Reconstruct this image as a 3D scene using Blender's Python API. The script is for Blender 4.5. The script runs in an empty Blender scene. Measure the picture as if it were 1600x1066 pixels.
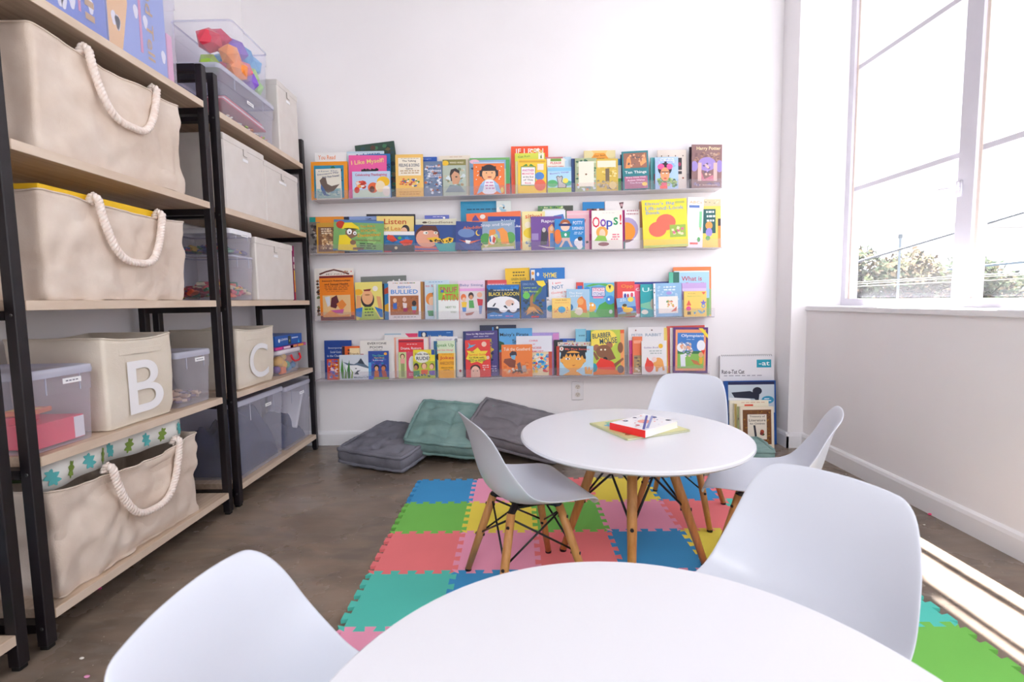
import bpy, math, random
from mathutils import Vector, Matrix, noise
C = bpy.context.scene
col = C.collection
R_ = random.Random(7)
PI = math.pi

# ------------------------------------------------------------------ camera
FPX = 765.0
PITCH, YAW, ROLL = -0.0824, -0.0101, -0.0154
EYE = Vector((0, 0, .95))
_f = Vector((math.sin(YAW)*math.cos(PITCH), math.cos(YAW)*math.cos(PITCH), math.sin(PITCH)))
_r = Vector((math.cos(YAW), -math.sin(YAW), 0)); _u = _r.cross(_f)
CR = math.cos(ROLL)*_r + math.sin(ROLL)*_u
CU = -math.sin(ROLL)*_r + math.cos(ROLL)*_u
cd = bpy.data.cameras.new('camera'); cam = bpy.data.objects.new('camera', cd); col.objects.link(cam)
cam.matrix_world = Matrix(((CR.x, CU.x, -_f.x, EYE.x), (CR.y, CU.y, -_f.y, EYE.y), (CR.z, CU.z, -_f.z, EYE.z), (0, 0, 0, 1)))
cd.sensor_width = 36; cd.lens = FPX/1600*36; cd.clip_start = .02; cd.clip_end = 500
cd.dof.use_dof = True; cd.dof.focus_distance = 2.7; cd.dof.aperture_fstop = 5.6
C.camera = cam

def at(x, y, Y):
    "point of the place seen at photo position x, y, standing at distance Y from the camera"
    d = (x-800)/FPX*CR - (y-533)/FPX*CU + _f
    return EYE + d*((Y-EYE.y)/d.y)

# ------------------------------------------------------------------ light
W = bpy.data.worlds.new('sky'); C.world = W; W.use_nodes = True
bg = W.node_tree.nodes['Background']; bg.inputs[0].default_value = (.96, .975, 1, 1); bg.inputs[1].default_value = 1.45
SUN_DIR = Vector((-.235, -.472, -1))
sl = bpy.data.lights.new('sun', 'SUN'); sl.energy = 60; sl.angle = math.radians(.6); sl.color = (1, .97, .93)
so = bpy.data.objects.new('sun', sl); col.objects.link(so); so.rotation_euler = SUN_DIR.to_track_quat('-Z', 'Y').to_euler()
for i, (x, y, en) in enumerate(((0, 1.5, 1.5), (0, -.4, 3), (0, -1.9, 38))):  # added overhead fill lamps; the strong rear one lights the book wall frontally
    al = bpy.data.lights.new('added_fill_light', 'AREA'); al.shape = 'RECTANGLE'; al.size = 1.3; al.size_y = .9; al.energy = en; al.color = (1, .985, .97)
    ao = bpy.data.objects.new('added_fill_light_source', al); col.objects.link(ao); ao.location = (x, y, 3.53)
C.view_settings.view_transform = 'Standard'; C.view_settings.look = 'None'; C.view_settings.gamma = 1
C.view_settings.use_curve_mapping = False; C.view_settings.exposure = 0.67
C.cycles.max_bounces = 10; C.cycles.diffuse_bounces = 5; C.cycles.transparent_max_bounces = 24
C.cycles.sample_clamp_indirect = 6; C.cycles.caustics_refractive = False; C.cycles.caustics_reflective = False

# ------------------------------------------------------------------ materials
def lin(h):
    h = h.lstrip('#')
    if len(h) == 3: h = ''.join(c*2 for c in h)
    o = []
    for k in (0, 2, 4):
        v = int(h[k:k+2], 16)/255
        o.append(v/12.92 if v <= .04045 else ((v+.055)/1.055)**2.4)
    return (*o, 1)
_M = {}
def mat(h, rough=.5, metal=0, coat=0, spec=.5):
    k = (h, rough, metal, coat)
    if k not in _M:
        m = bpy.data.materials.new('paint_'+h); m.use_nodes = True
        b = m.node_tree.nodes['Principled BSDF']
        b.inputs['Base Color'].default_value = lin(h); b.inputs['Roughness'].default_value = rough
        b.inputs['Metallic'].default_value = metal; b.inputs['Coat Weight'].default_value = coat
        b.inputs['Specular IOR Level'].default_value = spec
        _M[k] = m
    return _M[k]
def nodemat(name, c1, c2, scale=(1, 1, 1), nscale=5, detail=4, rough=(.5, .5), bump=0, bscale=None, pos=(.3, .7), spec=.5, bdist=.002):
    m = bpy.data.materials.new(name); m.use_nodes = True
    nt = m.node_tree; N = nt.nodes; L = nt.links; b = N['Principled BSDF']
    tc = N.new('ShaderNodeTexCoord'); mp = N.new('ShaderNodeMapping'); mp.inputs['Scale'].default_value = scale
    L.new(tc.outputs['Object'], mp.inputs['Vector'])
    nz = N.new('ShaderNodeTexNoise'); nz.inputs['Scale'].default_value = nscale; nz.inputs['Detail'].default_value = detail
    L.new(mp.outputs[0], nz.inputs['Vector'])
    cr = N.new('ShaderNodeValToRGB'); cr.color_ramp.elements[0].color = lin(c1); cr.color_ramp.elements[1].color = lin(c2)
    cr.color_ramp.elements[0].position = pos[0]; cr.color_ramp.elements[1].position = pos[1]
    L.new(nz.outputs['Fac'], cr.inputs[0]); L.new(cr.outputs[0], b.inputs['Base Color'])
    mr = N.new('ShaderNodeMapRange'); mr.inputs[3].default_value, mr.inputs[4].default_value = rough
    L.new(nz.outputs['Fac'], mr.inputs[0]); L.new(mr.outputs[0], b.inputs['Roughness'])
    b.inputs['Specular IOR Level'].default_value = spec
    if bump:
        n2 = N.new('ShaderNodeTexNoise'); n2.inputs['Scale'].default_value = bscale or nscale*4; n2.inputs['Detail'].default_value = 3
        L.new(tc.outputs['Object'], n2.inputs['Vector'])
        bp = N.new('ShaderNodeBump'); bp.inputs['Strength'].default_value = bump; bp.inputs['Distance'].default_value = bdist
        L.new(n2.outputs['Fac'], bp.inputs['Height']); L.new(bp.outputs[0], b.inputs['Normal'])
    return m
M_wall = nodemat('wall_paint', 'f4f1f2', 'f8f5f6', nscale=2, rough=(.75, .8), bump=.06, bscale=160, spec=.2)
M_trim = nodemat('trim_paint', 'f0eff2', 'f4f3f5', nscale=3, rough=(.35, .4), spec=.4)
M_sash = nodemat('window_paint', 'd2cfd8', 'dad7e0', nscale=4, rough=(.35, .45))
M_wood = nodemat('pale_oak_laminate', 'b99f86', 'd6c0aa', scale=(30, 1.6, 30), nscale=2.2, detail=6, rough=(.45, .55), pos=(.3, .72))
M_wood_end = nodemat('pale_oak_edge', 'd2bca6', 'e2d0bd', scale=(8, 2, 8), nscale=3, detail=5, rough=(.5, .6))
M_beech = nodemat('beech_leg', 'b3783f', 'd0965a', scale=(14, 14, 1.4), nscale=5, detail=5, rough=(.35, .5))
M_black = nodemat('black_steel', '120d12', '1d171c', nscale=20, rough=(.35, .45))
M_wire = nodemat('black_wire', '0c0b0f', '16151a', nscale=20, rough=(.3, .4))
M_plastic = nodemat('white_shell_plastic', 'd9dde8', 'dee2ec', nscale=1, rough=(.28, .34))
M_top = nodemat('white_table_lacquer', 'e6e6ec', 'e9e9ee', nscale=1, rough=(.22, .3))
M_canvas = nodemat('sand_canvas', 'dac8b8', 'e8dacd', nscale=9, detail=6, rough=(.85, .95), bump=.5, bscale=260, spec=.1, bdist=.0015)
M_canvas2 = nodemat('cream_canvas', 'e2d7c6', 'ebe2d4', nscale=9, detail=6, rough=(.85, .95), bump=.5, bscale=260, spec=.1, bdist=.0015)
M_rope = nodemat('cotton_rope', 'efdcd0', 'faf0e8', nscale=60, rough=(.8, .9), bump=.4, bscale=300, spec=.1)
M_box = nodemat('greige_box_cloth', 'dcd5cf', 'e3ddd8', scale=(1, 1, 1), nscale=12, rough=(.8, .9), bump=.2, bscale=400, spec=.1)
M_grey = nodemat('grey_cushion_cloth', '6a6a75', '85858f', nscale=7, detail=6, rough=(.8, .95), bump=.5, bscale=90, spec=.15, bdist=.003)
M_greyb = nodemat('warm_grey_cushion_cloth', '736f75', '8b878c', nscale=7, detail=6, rough=(.8, .95), bump=.5, bscale=90, spec=.15, bdist=.003)
M_teal = nodemat('sage_cushion_cloth', '6d8c88', '8eaca6', nscale=7, detail=6, rough=(.75, .9), bump=.5, bscale=90, spec=.2, bdist=.003)

def floor_mat():
    m = bpy.data.materials.new('stained_concrete'); m.use_nodes = True
    nt = m.node_tree; N = nt.nodes; L = nt.links; b = N['Principled BSDF']
    tc = N.new('ShaderNodeTexCoord')
    def noi(s, d, sc=(1, 1, 1), dist=0):
        mp = N.new('ShaderNodeMapping'); mp.inputs['Scale'].default_value = sc; L.new(tc.outputs['Object'], mp.inputs[0])
        n = N.new('ShaderNodeTexNoise'); n.inputs['Scale'].default_value = s; n.inputs['Detail'].default_value = d; n.inputs['Distortion'].default_value = dist
        L.new(mp.outputs[0], n.inputs['Vector']); return n
    def ramp(n, stops):
        r = N.new('ShaderNodeValToRGB'); e = r.color_ramp.elements
        e[0].position, e[0].color = stops[0][0], lin(stops[0][1]); e[1].position, e[1].color = stops[-1][0], lin(stops[-1][1])
        for p, c in stops[1:-1]:
            x = e.new(p); x.color = lin(c)
        L.new(n.outputs['Fac'] if 'Fac' in n.outputs else n.outputs[0], r.inputs[0]); return r
    a = ramp(noi(1.6, 8, dist=.2), [(.3, '6e6259'), (.45, '8b7d70'), (.58, 'a09082'), (.72, 'b4a89d')])
    s = ramp(noi(6, 10, (1, 2.2, 1), .5), [(.35, '555049'), (.65, 'a09184')])
    mx = N.new('ShaderNodeMix'); mx.data_type = 'RGBA'; mx.blend_type = 'OVERLAY'; mx.inputs[0].default_value = .45
    L.new(a.outputs[0], mx.inputs[6]); L.new(s.outputs[0], mx.inputs[7])
    # fine worn speckles and pale scuffs
    sp = ramp(noi(95, 2), [(.70, '000000'), (.76, 'ffffff')])
    sc = ramp(noi(9, 6, (1, 3, 1), .6), [(.5, '000000'), (.85, '999999')])
    m2 = N.new('ShaderNodeMix'); m2.data_type = 'RGBA'; L.new(sp.outputs[0], m2.inputs[0]); L.new(mx.outputs[2], m2.inputs[6]); m2.inputs[7].default_value = lin('b9ada1')
    m3 = N.new('ShaderNodeMix'); m3.data_type = 'RGBA'; L.new(sc.outputs[0], m3.inputs[0]); L.new(m2.outputs[2], m3.inputs[6]); m3.inputs[7].default_value = lin('a59a8f')
    L.new(m3.outputs[2], b.inputs['Base Color'])
    rr = N.new('ShaderNodeMapRange'); rr.inputs[3].default_value = .12; rr.inputs[4].default_value = .42
    L.new(noi(3, 6).outputs['Fac'], rr.inputs[0]); L.new(rr.outputs[0], b.inputs['Roughness'])
    bp = N.new('ShaderNodeBump'); bp.inputs['Strength'].default_value = .12; bp.inputs['Distance'].default_value = .004
    L.new(noi(5, 8).outputs['Fac'], bp.inputs['Height']); L.new(bp.outputs[0], b.inputs['Normal'])
    return m
M_floor = floor_mat()

def clear_mat(name, tint, body, amount, rough=.12):
    "moulded clear plastic: mostly see-through, a little milky, glossy"
    m = bpy.data.materials.new(name); m.use_nodes = True
    nt = m.node_tree; N = nt.nodes; L = nt.links
    b = N['Principled BSDF']; b.inputs['Base Color'].default_value = lin(body); b.inputs['Roughness'].default_value = rough
    t = N.new('ShaderNodeBsdfTransparent'); t.inputs[0].default_value = lin(tint)
    fr = N.new('ShaderNodeLayerWeight'); fr.inputs[0].default_value = .25
    mr = N.new('ShaderNodeMapRange'); mr.inputs[3].default_value = amount; mr.inputs[4].default_value = min(1, amount+.35)
    L.new(fr.outputs['Facing'], mr.inputs[0])
    mx = N.new('ShaderNodeMixShader'); L.new(mr.outputs[0], mx.inputs[0]); L.new(t.outputs[0], mx.inputs[1]); L.new(b.outputs[0], mx.inputs[2])
    L.new(mx.outputs[0], N['Material Output'].inputs[0])
    return m
M_bin = clear_mat('clear_bin_plastic', 'f8f8fd', 'eeedf8', .15)
M_lid = clear_mat('frosted_lid_plastic', 'e8e8f4', 'dcdeee', .55, .25)
M_acryl = clear_mat('clear_acrylic', 'fbfafb', 'eeecf0', .06, .06)
M_ledge = clear_mat('acrylic_ledge_base', 'f4f1f2', 'f0ecee', .5, .2)
M_glass = clear_mat('window_glass', 'fbfcff', 'ffffff', .015, .02)
def foam(h):
    c = lin(h); m = nodemat('foam_'+h, h, h, nscale=3, rough=(.75, .85), bump=.35, bscale=330, spec=.15, bdist=.0012)
    e = m.node_tree.nodes['Color Ramp'].color_ramp.elements
    e[0].color = tuple(v*.93 for v in c[:3])+(1,); return m

# ------------------------------------------------------------------ mesh building
class MB:
    def __init__(s): s.v = []; s.f = []; s.m = []; s.mats = []
    def mi(s, m):
        if m not in s.mats: s.mats.append(m)
        return s.mats.index(m)
    def add(s, vs, fs, m, T=None):
        o = len(s.v); k = s.mi(m)
        s.v += [tuple(T @ Vector(p)) if T else tuple(p) for p in vs]
        for f in fs: s.f.append([i+o for i in f]); s.m.append(k)
        return s
    def box(s, a, b, m, T=None, bev=0):
        x0, y0, z0 = a; x1, y1, z1 = b
        if not bev:
            vs = [(x0,y0,z0),(x1,y0,z0),(x1,y1,z0),(x0,y1,z0),(x0,y0,z1),(x1,y0,z1),(x1,y1,z1),(x0,y1,z1)]
            return s.add(vs, [(3,2,1,0),(4,5,6,7),(0,1,5,4),(1,2,6,5),(2,3,7,6),(3,0,4,7)], m, T)
        e = bev; q = []   # chamfered box
        for z, i in ((z0, e), (z0+e, 0), (z1-e, 0), (z1, e)):
            X0, X1, Y0, Y1 = x0+i, x1-i, y0+i, y1-i
            q += [(X0+e,Y0,z),(X1-e,Y0,z),(X1,Y0+e,z),(X1,Y1-e,z),(X1-e,Y1,z),(X0+e,Y1,z),(X0,Y1-e,z),(X0,Y0+e,z)]
        fs = [tuple(range(7,-1,-1)), tuple(range(24,32))]
        for r in range(3):
            for k in range(8): fs.append((r*8+k, r*8+(k+1)%8, r*8+8+(k+1)%8, r*8+8+k))
        return s.add(q, fs, m, T)
    def rings(s, rings, m, cap=True, closed=True, T=None):
        n = len(rings[0]); vs = [p for r in rings for p in r]; fs = []
        for i in range(len(rings)-1):
            for k in range(n if closed else n-1):
                a = i*n+k; b = i*n+(k+1) % n; fs.append((a, b, b+n, a+n))
        if cap: fs += [tuple(range(n-1, -1, -1)), tuple(range((len(rings)-1)*n, len(rings)*n))]
        return s.add(vs, fs, m, T)
    def tube(s, pts, rad, m, n=8, cap=True, T=None):
        pts = [Vector(p) for p in pts]; rr = rad if isinstance(rad, (list, tuple)) else [rad]*len(pts)
        up = Vector((0, 0, 1)); rings = []; t0 = (pts[1]-pts[0]).normalized()
        if abs(t0.dot(up)) > .95: up = Vector((1, 0, 0))
        a = (up - t0*up.dot(t0)).normalized()
        for i, p in enumerate(pts):
            t = (pts[min(i+1, len(pts)-1)]-pts[max(i-1, 0)]).normalized()
            a = (a - t*a.dot(t)).normalized(); b = t.cross(a)
            rings.append([p+(a*math.cos(2*PI*k/n)+b*math.sin(2*PI*k/n))*rr[i] for k in range(n)])
        return s.rings(rings, m, cap, True, T)
    def lathe(s, prof, m, n=48, cap=False, T=None):
        return s.rings([[(r*math.cos(2*PI*k/n), r*math.sin(2*PI*k/n), z) for k in range(n)] for r, z in prof], m, cap, True, T)
    def prism(s, poly, z0, z1, m, T=None):
        n = len(poly); vs = [(x, y, z0) for x, y in poly]+[(x, y, z1) for x, y in poly]
        return s.add(vs, [tuple(range(n-1, -1, -1)), tuple(range(n, 2*n))]+[(k, (k+1) % n, n+(k+1) % n, n+k) for k in range(n)], m, T)
    def ball(s, c, r, m, n=12, sc=(1, 1, 1)):
        rg = []
        for i in range(n//2+1):
            a = PI*i/(n//2); q = max(math.sin(a), .001)
            rg.append([(c[0]+r*sc[0]*q*math.cos(2*PI*k/n), c[1]+r*sc[1]*q*math.sin(2*PI*k/n), c[2]-r*sc[2]*math.cos(a)) for k in range(n)])
        return s.rings(rg, m, False)
    def build(s, name, parent=None, smooth=False, loc=None):
        me = bpy.data.meshes.new(name); me.from_pydata(s.v, [], s.f)
        for m in s.mats: me.materials.append(m)
        me.polygons.foreach_set('material_index', s.m); me.update()
        if smooth: me.shade_smooth()
        o = bpy.data.objects.new(name, me); col.objects.link(o)
        if parent: o.parent = parent
        if loc: o.location = loc
        return o
def tag(o, label=None, cat=None, group=None, kind=None):
    for k, v in (('label', label), ('category', cat), ('group', group), ('kind', kind)):
        if v: o[k] = v
    return o
def thing(name, label, cat, loc=(0, 0, 0), rz=0, group=None, rot=None):
    o = bpy.data.objects.new(name, None); col.objects.link(o); o.empty_display_size = .05
    o.location = loc; o.rotation_euler = rot or (0, 0, rz); return tag(o, label, cat, group)
def dup(o, parent=None):
    c = o.copy(); col.objects.link(c)
    if parent: c.parent = parent
    for ch in list(o.children): dup(ch, c)
    return c
def struct(name, mb, smooth=False): return tag(mb.build(name, None, smooth), kind='structure')
def sbox(name, a, b, m): return struct(name, MB().box(a, b, m))
def subsurf(o, lv=2, thick=0):
    if thick:
        q = o.modifiers.new('thickness', 'SOLIDIFY'); q.thickness = thick; q.offset = 0
    q = o.modifiers.new('smooth', 'SUBSURF'); q.levels = q.render_levels = lv
def autosmooth(o, ang=40):
    me = o.data; me.shade_smooth(); me.set_sharp_from_angle(angle=math.radians(ang)); return o
def text_mesh(txt, w, h, bold=0, rot=0, res=2):
    "flat lettering fitted to w x h, centred on the origin, in the XZ plane facing -Y"
    cu = bpy.data.curves.new('t', 'FONT'); cu.body = txt; cu.offset = bold; cu.resolution_u = res
    o = bpy.data.objects.new('t', cu); col.objects.link(o)
    dg = bpy.context.evaluated_depsgraph_get(); me = bpy.data.meshes.new_from_object(o.evaluated_get(dg))
    vs = [v.co.copy() for v in me.vertices]; fs = [tuple(p.vertices) for p in me.polygons]
    bpy.data.objects.remove(o); bpy.data.curves.remove(cu); bpy.data.meshes.remove(me)
    if not vs: return [], []
    x0 = min(v.x for v in vs); x1 = max(v.x for v in vs); y0 = min(v.y for v in vs); y1 = max(v.y for v in vs)
    sx = w/max(x1-x0, 1e-6); sy = h/max(y1-y0, 1e-6)
    out = []
    for v in vs:
        a = (v.x-(x0+x1)/2)*sx; b = (v.y-(y0+y1)/2)*sy
        out.append((a*math.cos(rot)-b*math.sin(rot), 0, a*math.sin(rot)+b*math.cos(rot)))
    return out, fs

# ------------------------------------------------------------------ the room
XL, XR, YB, ZC = -1.70, 1.79, 3.22, 3.6
XG, YJ = 2.03, 3.04          # window plane, pillar face / window jamb
SILL, HEAD = .89, 3.3
sbox('floor', (XL-.1, -2.6, -.12), (XG+.045, YB+.1, 0), M_floor)
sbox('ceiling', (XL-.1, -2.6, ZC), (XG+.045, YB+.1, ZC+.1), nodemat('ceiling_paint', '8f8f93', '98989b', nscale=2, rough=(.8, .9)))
sbox('wall_back', (XL-.1, YB, 0), (XG+.045, YB+.12, ZC), M_wall)
sbox('wall_rear', (XL-.1, -2.7, 3.2), (XG+.045, -2.6, ZC), M_wall)
sbox('wall_rear_left', (XL-.1, -2.7, 0), (-1.6, -2.6, 3.2), M_wall)
sbox('wall_rear_right', (1.6, -2.7, 0), (XG+.045, -2.6, 3.2), M_wall)
sbox('window_7', (-1.6, -2.66, 0), (1.6, -2.65, 3.2), M_glass)  # unseen glazed opening, added to let frontal daylight into the room
sbox('wall_left', (XL-.1, -2.6, 0), (XL, YB, ZC), M_wall)
sbox('wall_pillar', (1.695, YJ, 0), (XG+.045, YB, ZC), M_wall)
sbox('wall_right', (XR, -2.6, 0), (XG+.045, YJ, SILL-.03), M_wall)
sbox('wall_right_above_window', (XR, -2.6, HEAD), (XG+.045, YJ, ZC), M_wall)
b = MB(); b.box((XR-.012, -2.6, SILL-.03), (XG+.06, YJ, SILL), M_trim, bev=.004); struct('trim_sill', b)
def baseboard(name, p, q, nrm):
    p = Vector((*p, 0)); q = Vector((*q, 0)); n = Vector((*nrm, 0)); mb = MB()
    prof = [(0, 0), (.016, 0), (.016, .074), (.012, .088), (.005, .095), (0, .097)]
    mb.rings([[e+n*d+Vector((0, 0, z)) for d, z in prof] for e in (p, q)], M_trim); struct(name, mb)
baseboard('baseboard_back', (XL, YB), (1.695, YB), (0, -1))
baseboard('baseboard_left', (XL, -2.6), (XL, YB), (1, 0))
baseboard('baseboard_pillar_side', (1.695, YB), (1.695, YJ-.016), (-1, 0))
baseboard('baseboard_pillar', (1.68, YJ), (XR, YJ), (0, -1))
baseboard('baseboard_right', (XR, YJ), (XR, -2.6), (-1, 0))

# steel windows along the street side: outer frame, mullions, glazing bars, panes
def window(n, y0, y1):
    w = thing(f'window_{n}', None, None, (XG, 0, 0)); w['kind'] = 'structure'
    zs = [SILL+.035, 1.575, 2.27, 2.965, HEAD]
    f = MB()
    for ya, yb in ((y0, y0+.04), (y1-.04, y1)):
        f.box((-.035, ya, SILL), (.035, yb, HEAD), M_sash)
    f.box((-.035, y0+.04, SILL), (.035, y1-.04, SILL+.04), M_sash); f.box((-.035, y0+.04, HEAD-.04), (.035, y1-.04, HEAD), M_sash)
    f.box((-.02, y1-.055, SILL), (.02, y1-.04, HEAD), mat('ecdccf', .5))
    f.build('window_frame', w)
    g = MB()
    for z in zs[1:-1]: g.box((-.018, y0+.04, z-.012), (.018, y1-.04, z+.012), M_sash)
    g.build('glazing_bar', w)
    for a, c in zip(zs[:-1], zs[1:]):
        MB().box((-.003, y0+.04, a+.01), (.003, y1-.04, c-.01), M_glass).build('pane', w)
    return w
w1 = window(1, 2.235, 3.04); window(2, 1.43, 2.235); window(3, .3, 1.43)
sbox('wall_right_rear', (XR, -2.6, SILL), (XG+.045, .3, HEAD), M_wall)
h = MB(); h.tube([(-.035, 2.262, 1.42), (-.075, 2.262, 1.42), (-.085, 2.29, 1.425), (-.08, 2.33, 1.43)], [.009, .008, .008, .006], M_sash); h.box((-.042, 2.248, 1.385), (-.035, 2.276, 1.455), M_sash)
h.build('window_latch', w1, True)

# outlet
o = thing('wall_outlet', 'white duplex power outlet low on the book wall', 'outlet', tuple(at(902.5, 610.5, YB)))
MB().box((-.04, -.005, -.062), (.04, 0, .062), mat('eceaec', .4), bev=.002).build('cover_plate', o)
for s in (-1, 1):
    m = MB(); m.prism([(.017*math.cos(a)*1.0, .0155*math.sin(a)) for a in [2*PI*k/20 for k in range(20)]], 0, .003, mat('d9d2ca', .4), Matrix.Translation((0, -.005, s*.026)) @ Matrix.Rotation(PI/2, 4, 'X'))
    q = m.build('socket', o)
    m = MB()
    for x in (-.006, .006): m.box((x-.0012, -.0086, s*.026), (x+.0012, -.0078, s*.026+.008), mat('222', .6))
    m.ball((0, -.008, s*.026-.007), .0024, mat('222', .6), 8, (1, .4, 1)); m.build('slot', q)
MB().ball((0, -.0055, 0), .003, mat('c8c4c0', .3, .6), 8, (1, .5, 1)).build('screw', o)

# unseen housings made up for the added overhead fill lamps
for i, (x, y) in enumerate(((0, 1.5), (0, -.4), (0, -1.9))):
    fx = thing('added_fill_light', ('white housing of the added fill light above the far table', 'white housing of the added fill light above the near table', 'white housing of the added fill light toward the rear wall')[i], 'ceiling light', (x, y, ZC))
    MB().box((-.68, -.48, -.05), (.68, .48, 0), M_trim).build('housing', fx)

# ------------------------------------------------------------------ the street outside
sbox('ground_outside', (XG+1.5, -30, -2.6), (160, 160, -4), nodemat('asphalt', '4a4a4a', '5c5b58', nscale=.4, rough=(.8, .9)))
def leafy(name, label, cx, cy, z0, zt, r, pal, seed, grp='trees beyond the window', n=4200):
    t = thing(name, label, 'tree', (cx, cy, -4), 0, grp); rr = random.Random(seed)
    MB().tube([(0, 0, 0), (.1, 0, (z0+4)*.6), (-.1, .1, z0+4+.5)], [.28, .22, .12], mat('4a4038', .9)).build('tree_trunk', t)
    mb = MB(); ms = [mat(c, .95, spec=.05) for c in pal]
    lobes = [(rr.uniform(-.6, .6)*r, rr.uniform(-.6, .6)*r, rr.uniform(.25, .8)*(zt-z0), rr.uniform(.35, .62)) for _ in range(9)]
    for i in range(n):
        l = rr.choice(lobes); d = Vector((rr.gauss(0, 1), rr.gauss(0, 1), rr.gauss(0, 1))).normalized()*rr.uniform(.75, 1.05)
        p = Vector((l[0]+d.x*r*l[3], l[1]+d.y*r*l[3], z0+4+l[2]+d.z*(zt-z0)*.36))
        s = rr.uniform(.13, .27); a = Vector((rr.gauss(0, 1), rr.gauss(0, 1), rr.gauss(0, 1))).normalized(); c = a.orthogonal().normalized()
        mb.add([p-a*s, p+c*s*.6, p+a*s, p-c*s*.6], [(0, 1, 2, 3)], rr.choice(ms))
    mb.build('foliage', t)
pal1 = ['3a4630', '4a5238', '2f3c2a', '5a4f3c', '28331f']; pal2 = ['55523a', '625440', '434c34', '4c4738']
leafy('leafy_tree', 'pale green street tree outside, nearest the window jamb', 24, 34, -1.5, 3.7, 2.6, pal1, 1)
leafy('leafy_tree', 'broad yellowish green tree outside in the middle of the first window', 27, 34, -1.5, 4.0, 2.7, pal2, 2)
leafy('leafy_tree', 'round green tree outside just before the window mullion', 31.5, 35, -2, 3.0, 2.6, pal1, 3)
leafy('leafy_tree', 'low bushy tree outside behind the window mullion', 34.5, 37, -2, 2.7, 2.4, pal1, 4)
leafy('leafy_tree', 'low olive tree outside by the brick tower', 39, 37, -3, 1.9, 2.8, pal2, 5)
leafy('leafy_tree', 'low grey green tree outside beyond the brick tower', 44, 38, -3, 1.6, 3, pal1, 6)
hd = MB(); rr = random.Random(9)
for i in range(3000):
    p = Vector((rr.uniform(20, 50), rr.uniform(31, 33), rr.uniform(-3.2, .6))); s = .22
    a = Vector((rr.gauss(0, 1), rr.gauss(0, 1), rr.gauss(0, 1))).normalized(); c = a.orthogonal().normalized()
    hd.add([p-a*s, p+c*s*.6, p+a*s, p-c*s*.6], [(0, 1, 2, 3)], mat(rr.choice(['4a483e', '5a5344', '3f4438', '665848']), .95, spec=.05))
tag(hd.build('hedge'), 'long pale hedge below the trees outside the window', 'hedge', kind='stuff')
bd = thing('city_building', 'pale flat roofed building far behind the street trees', 'building', (58, 66, -4))
MB().box((0, 0, 0), (60, 14, 13.5), mat('e4e7ec', .8)).build('facade', bd)
rf = MB().box((-.4, -.4, 13.5), (60.4, 14.4, 14.3), mat('b8b4b2', .8)).build('roof', bd)
m = MB()
for k in range(12): m.box((3+k*4.6, -.06, 3), (5.6+k*4.6, 0, 9), mat('c4d0da', .3))
m.build('window_band', bd)
bd = thing('brick_tower', 'slender red brick tower with a steel cross brace outside', 'tower', (43.5, 41, -4))
MB().box((-.55, -.55, 0), (.55, .55, 7.2), nodemat('red_brick', '6a3a2e', '84503f', nscale=6, rough=(.8, .9))).build('shaft', bd)
MB().box((-.75, -.75, 7.2), (.75, .75, 7.6), mat('8a6a5c', .8)).build('cap', bd)
MB().tube([(-2.2, -1.2, 2.6), (2.2, -1.2, 5.8)], .06, mat('e8e4da', .6)).tube([(-2.2, -1.2, 5.8), (2.2, -1.2, 2.6)], .06, mat('e8e4da', .6)).build('brace', bd)
for k, (x, z) in enumerate(((37, 1.1), (38.8, .9))):
    t = thing('church_spire', ('white spire outside beside the mullion', 'white spire outside nearer the brick tower')[k], 'spire', (x, 40, -4), 0, 'white spires')
    MB().box((-.35, -.35, 0), (.35, .35, z+3), mat('f4f6fa', .7)).build('belfry', t)
    MB().lathe([(.5, z+3), (.02, z+4.6)], mat('dfe6f0', .6), 4).build('steeple', t)
# overhead lines
def cable(name, label, pts, r, c, grp): tag(MB().tube(pts, r, mat(c, .7), 6).build(name), label, 'cable', grp)
cable('power_line', 'thick overhead cable crossing high in both windows', [at(1290, 424, 14), at(1500, 361.5, 12.5), at(1700, 302, 11.5)], .03, '4a5058', 'overhead lines outside')
cable('power_line', 'thick overhead cable low behind the second window', [at(1480, 421, 14), at(1600, 409, 13), at(1700, 400, 12.5)], .034, '4a6070', 'overhead lines outside')
for k, (a, c) in enumerate(((442, 434), (445, 437), (448, 443))):
    cable('power_line', ('topmost','middle','lowest')[k]+' of the three thin lines before the street trees', [at(1290, a+2, 20), at(1505, c-3, 18), at(1700, c-12, 17)], .012, 'a09888', 'overhead lines outside')
cable('power_line', 'faint thin line above the brick tower outside', [at(1480, 431, 25), at(1600, 427, 24), at(1700, 423, 24)], .03, '8a9298', 'overhead lines outside')
pl = thing('utility_pole', 'slim pale utility pole among the street trees', 'pole', (at(1402, 470, 28).x, 28, -4))
MB().tube([(0, 0, 0), (0, 0, 8.1)], .06, mat('7c8a94', .7)).build('mast', pl); MB().tube([(0, 0, 8.1), (0, 0, 8.3)], .09, mat('5c6a74', .7)).build('cap', pl)
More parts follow.
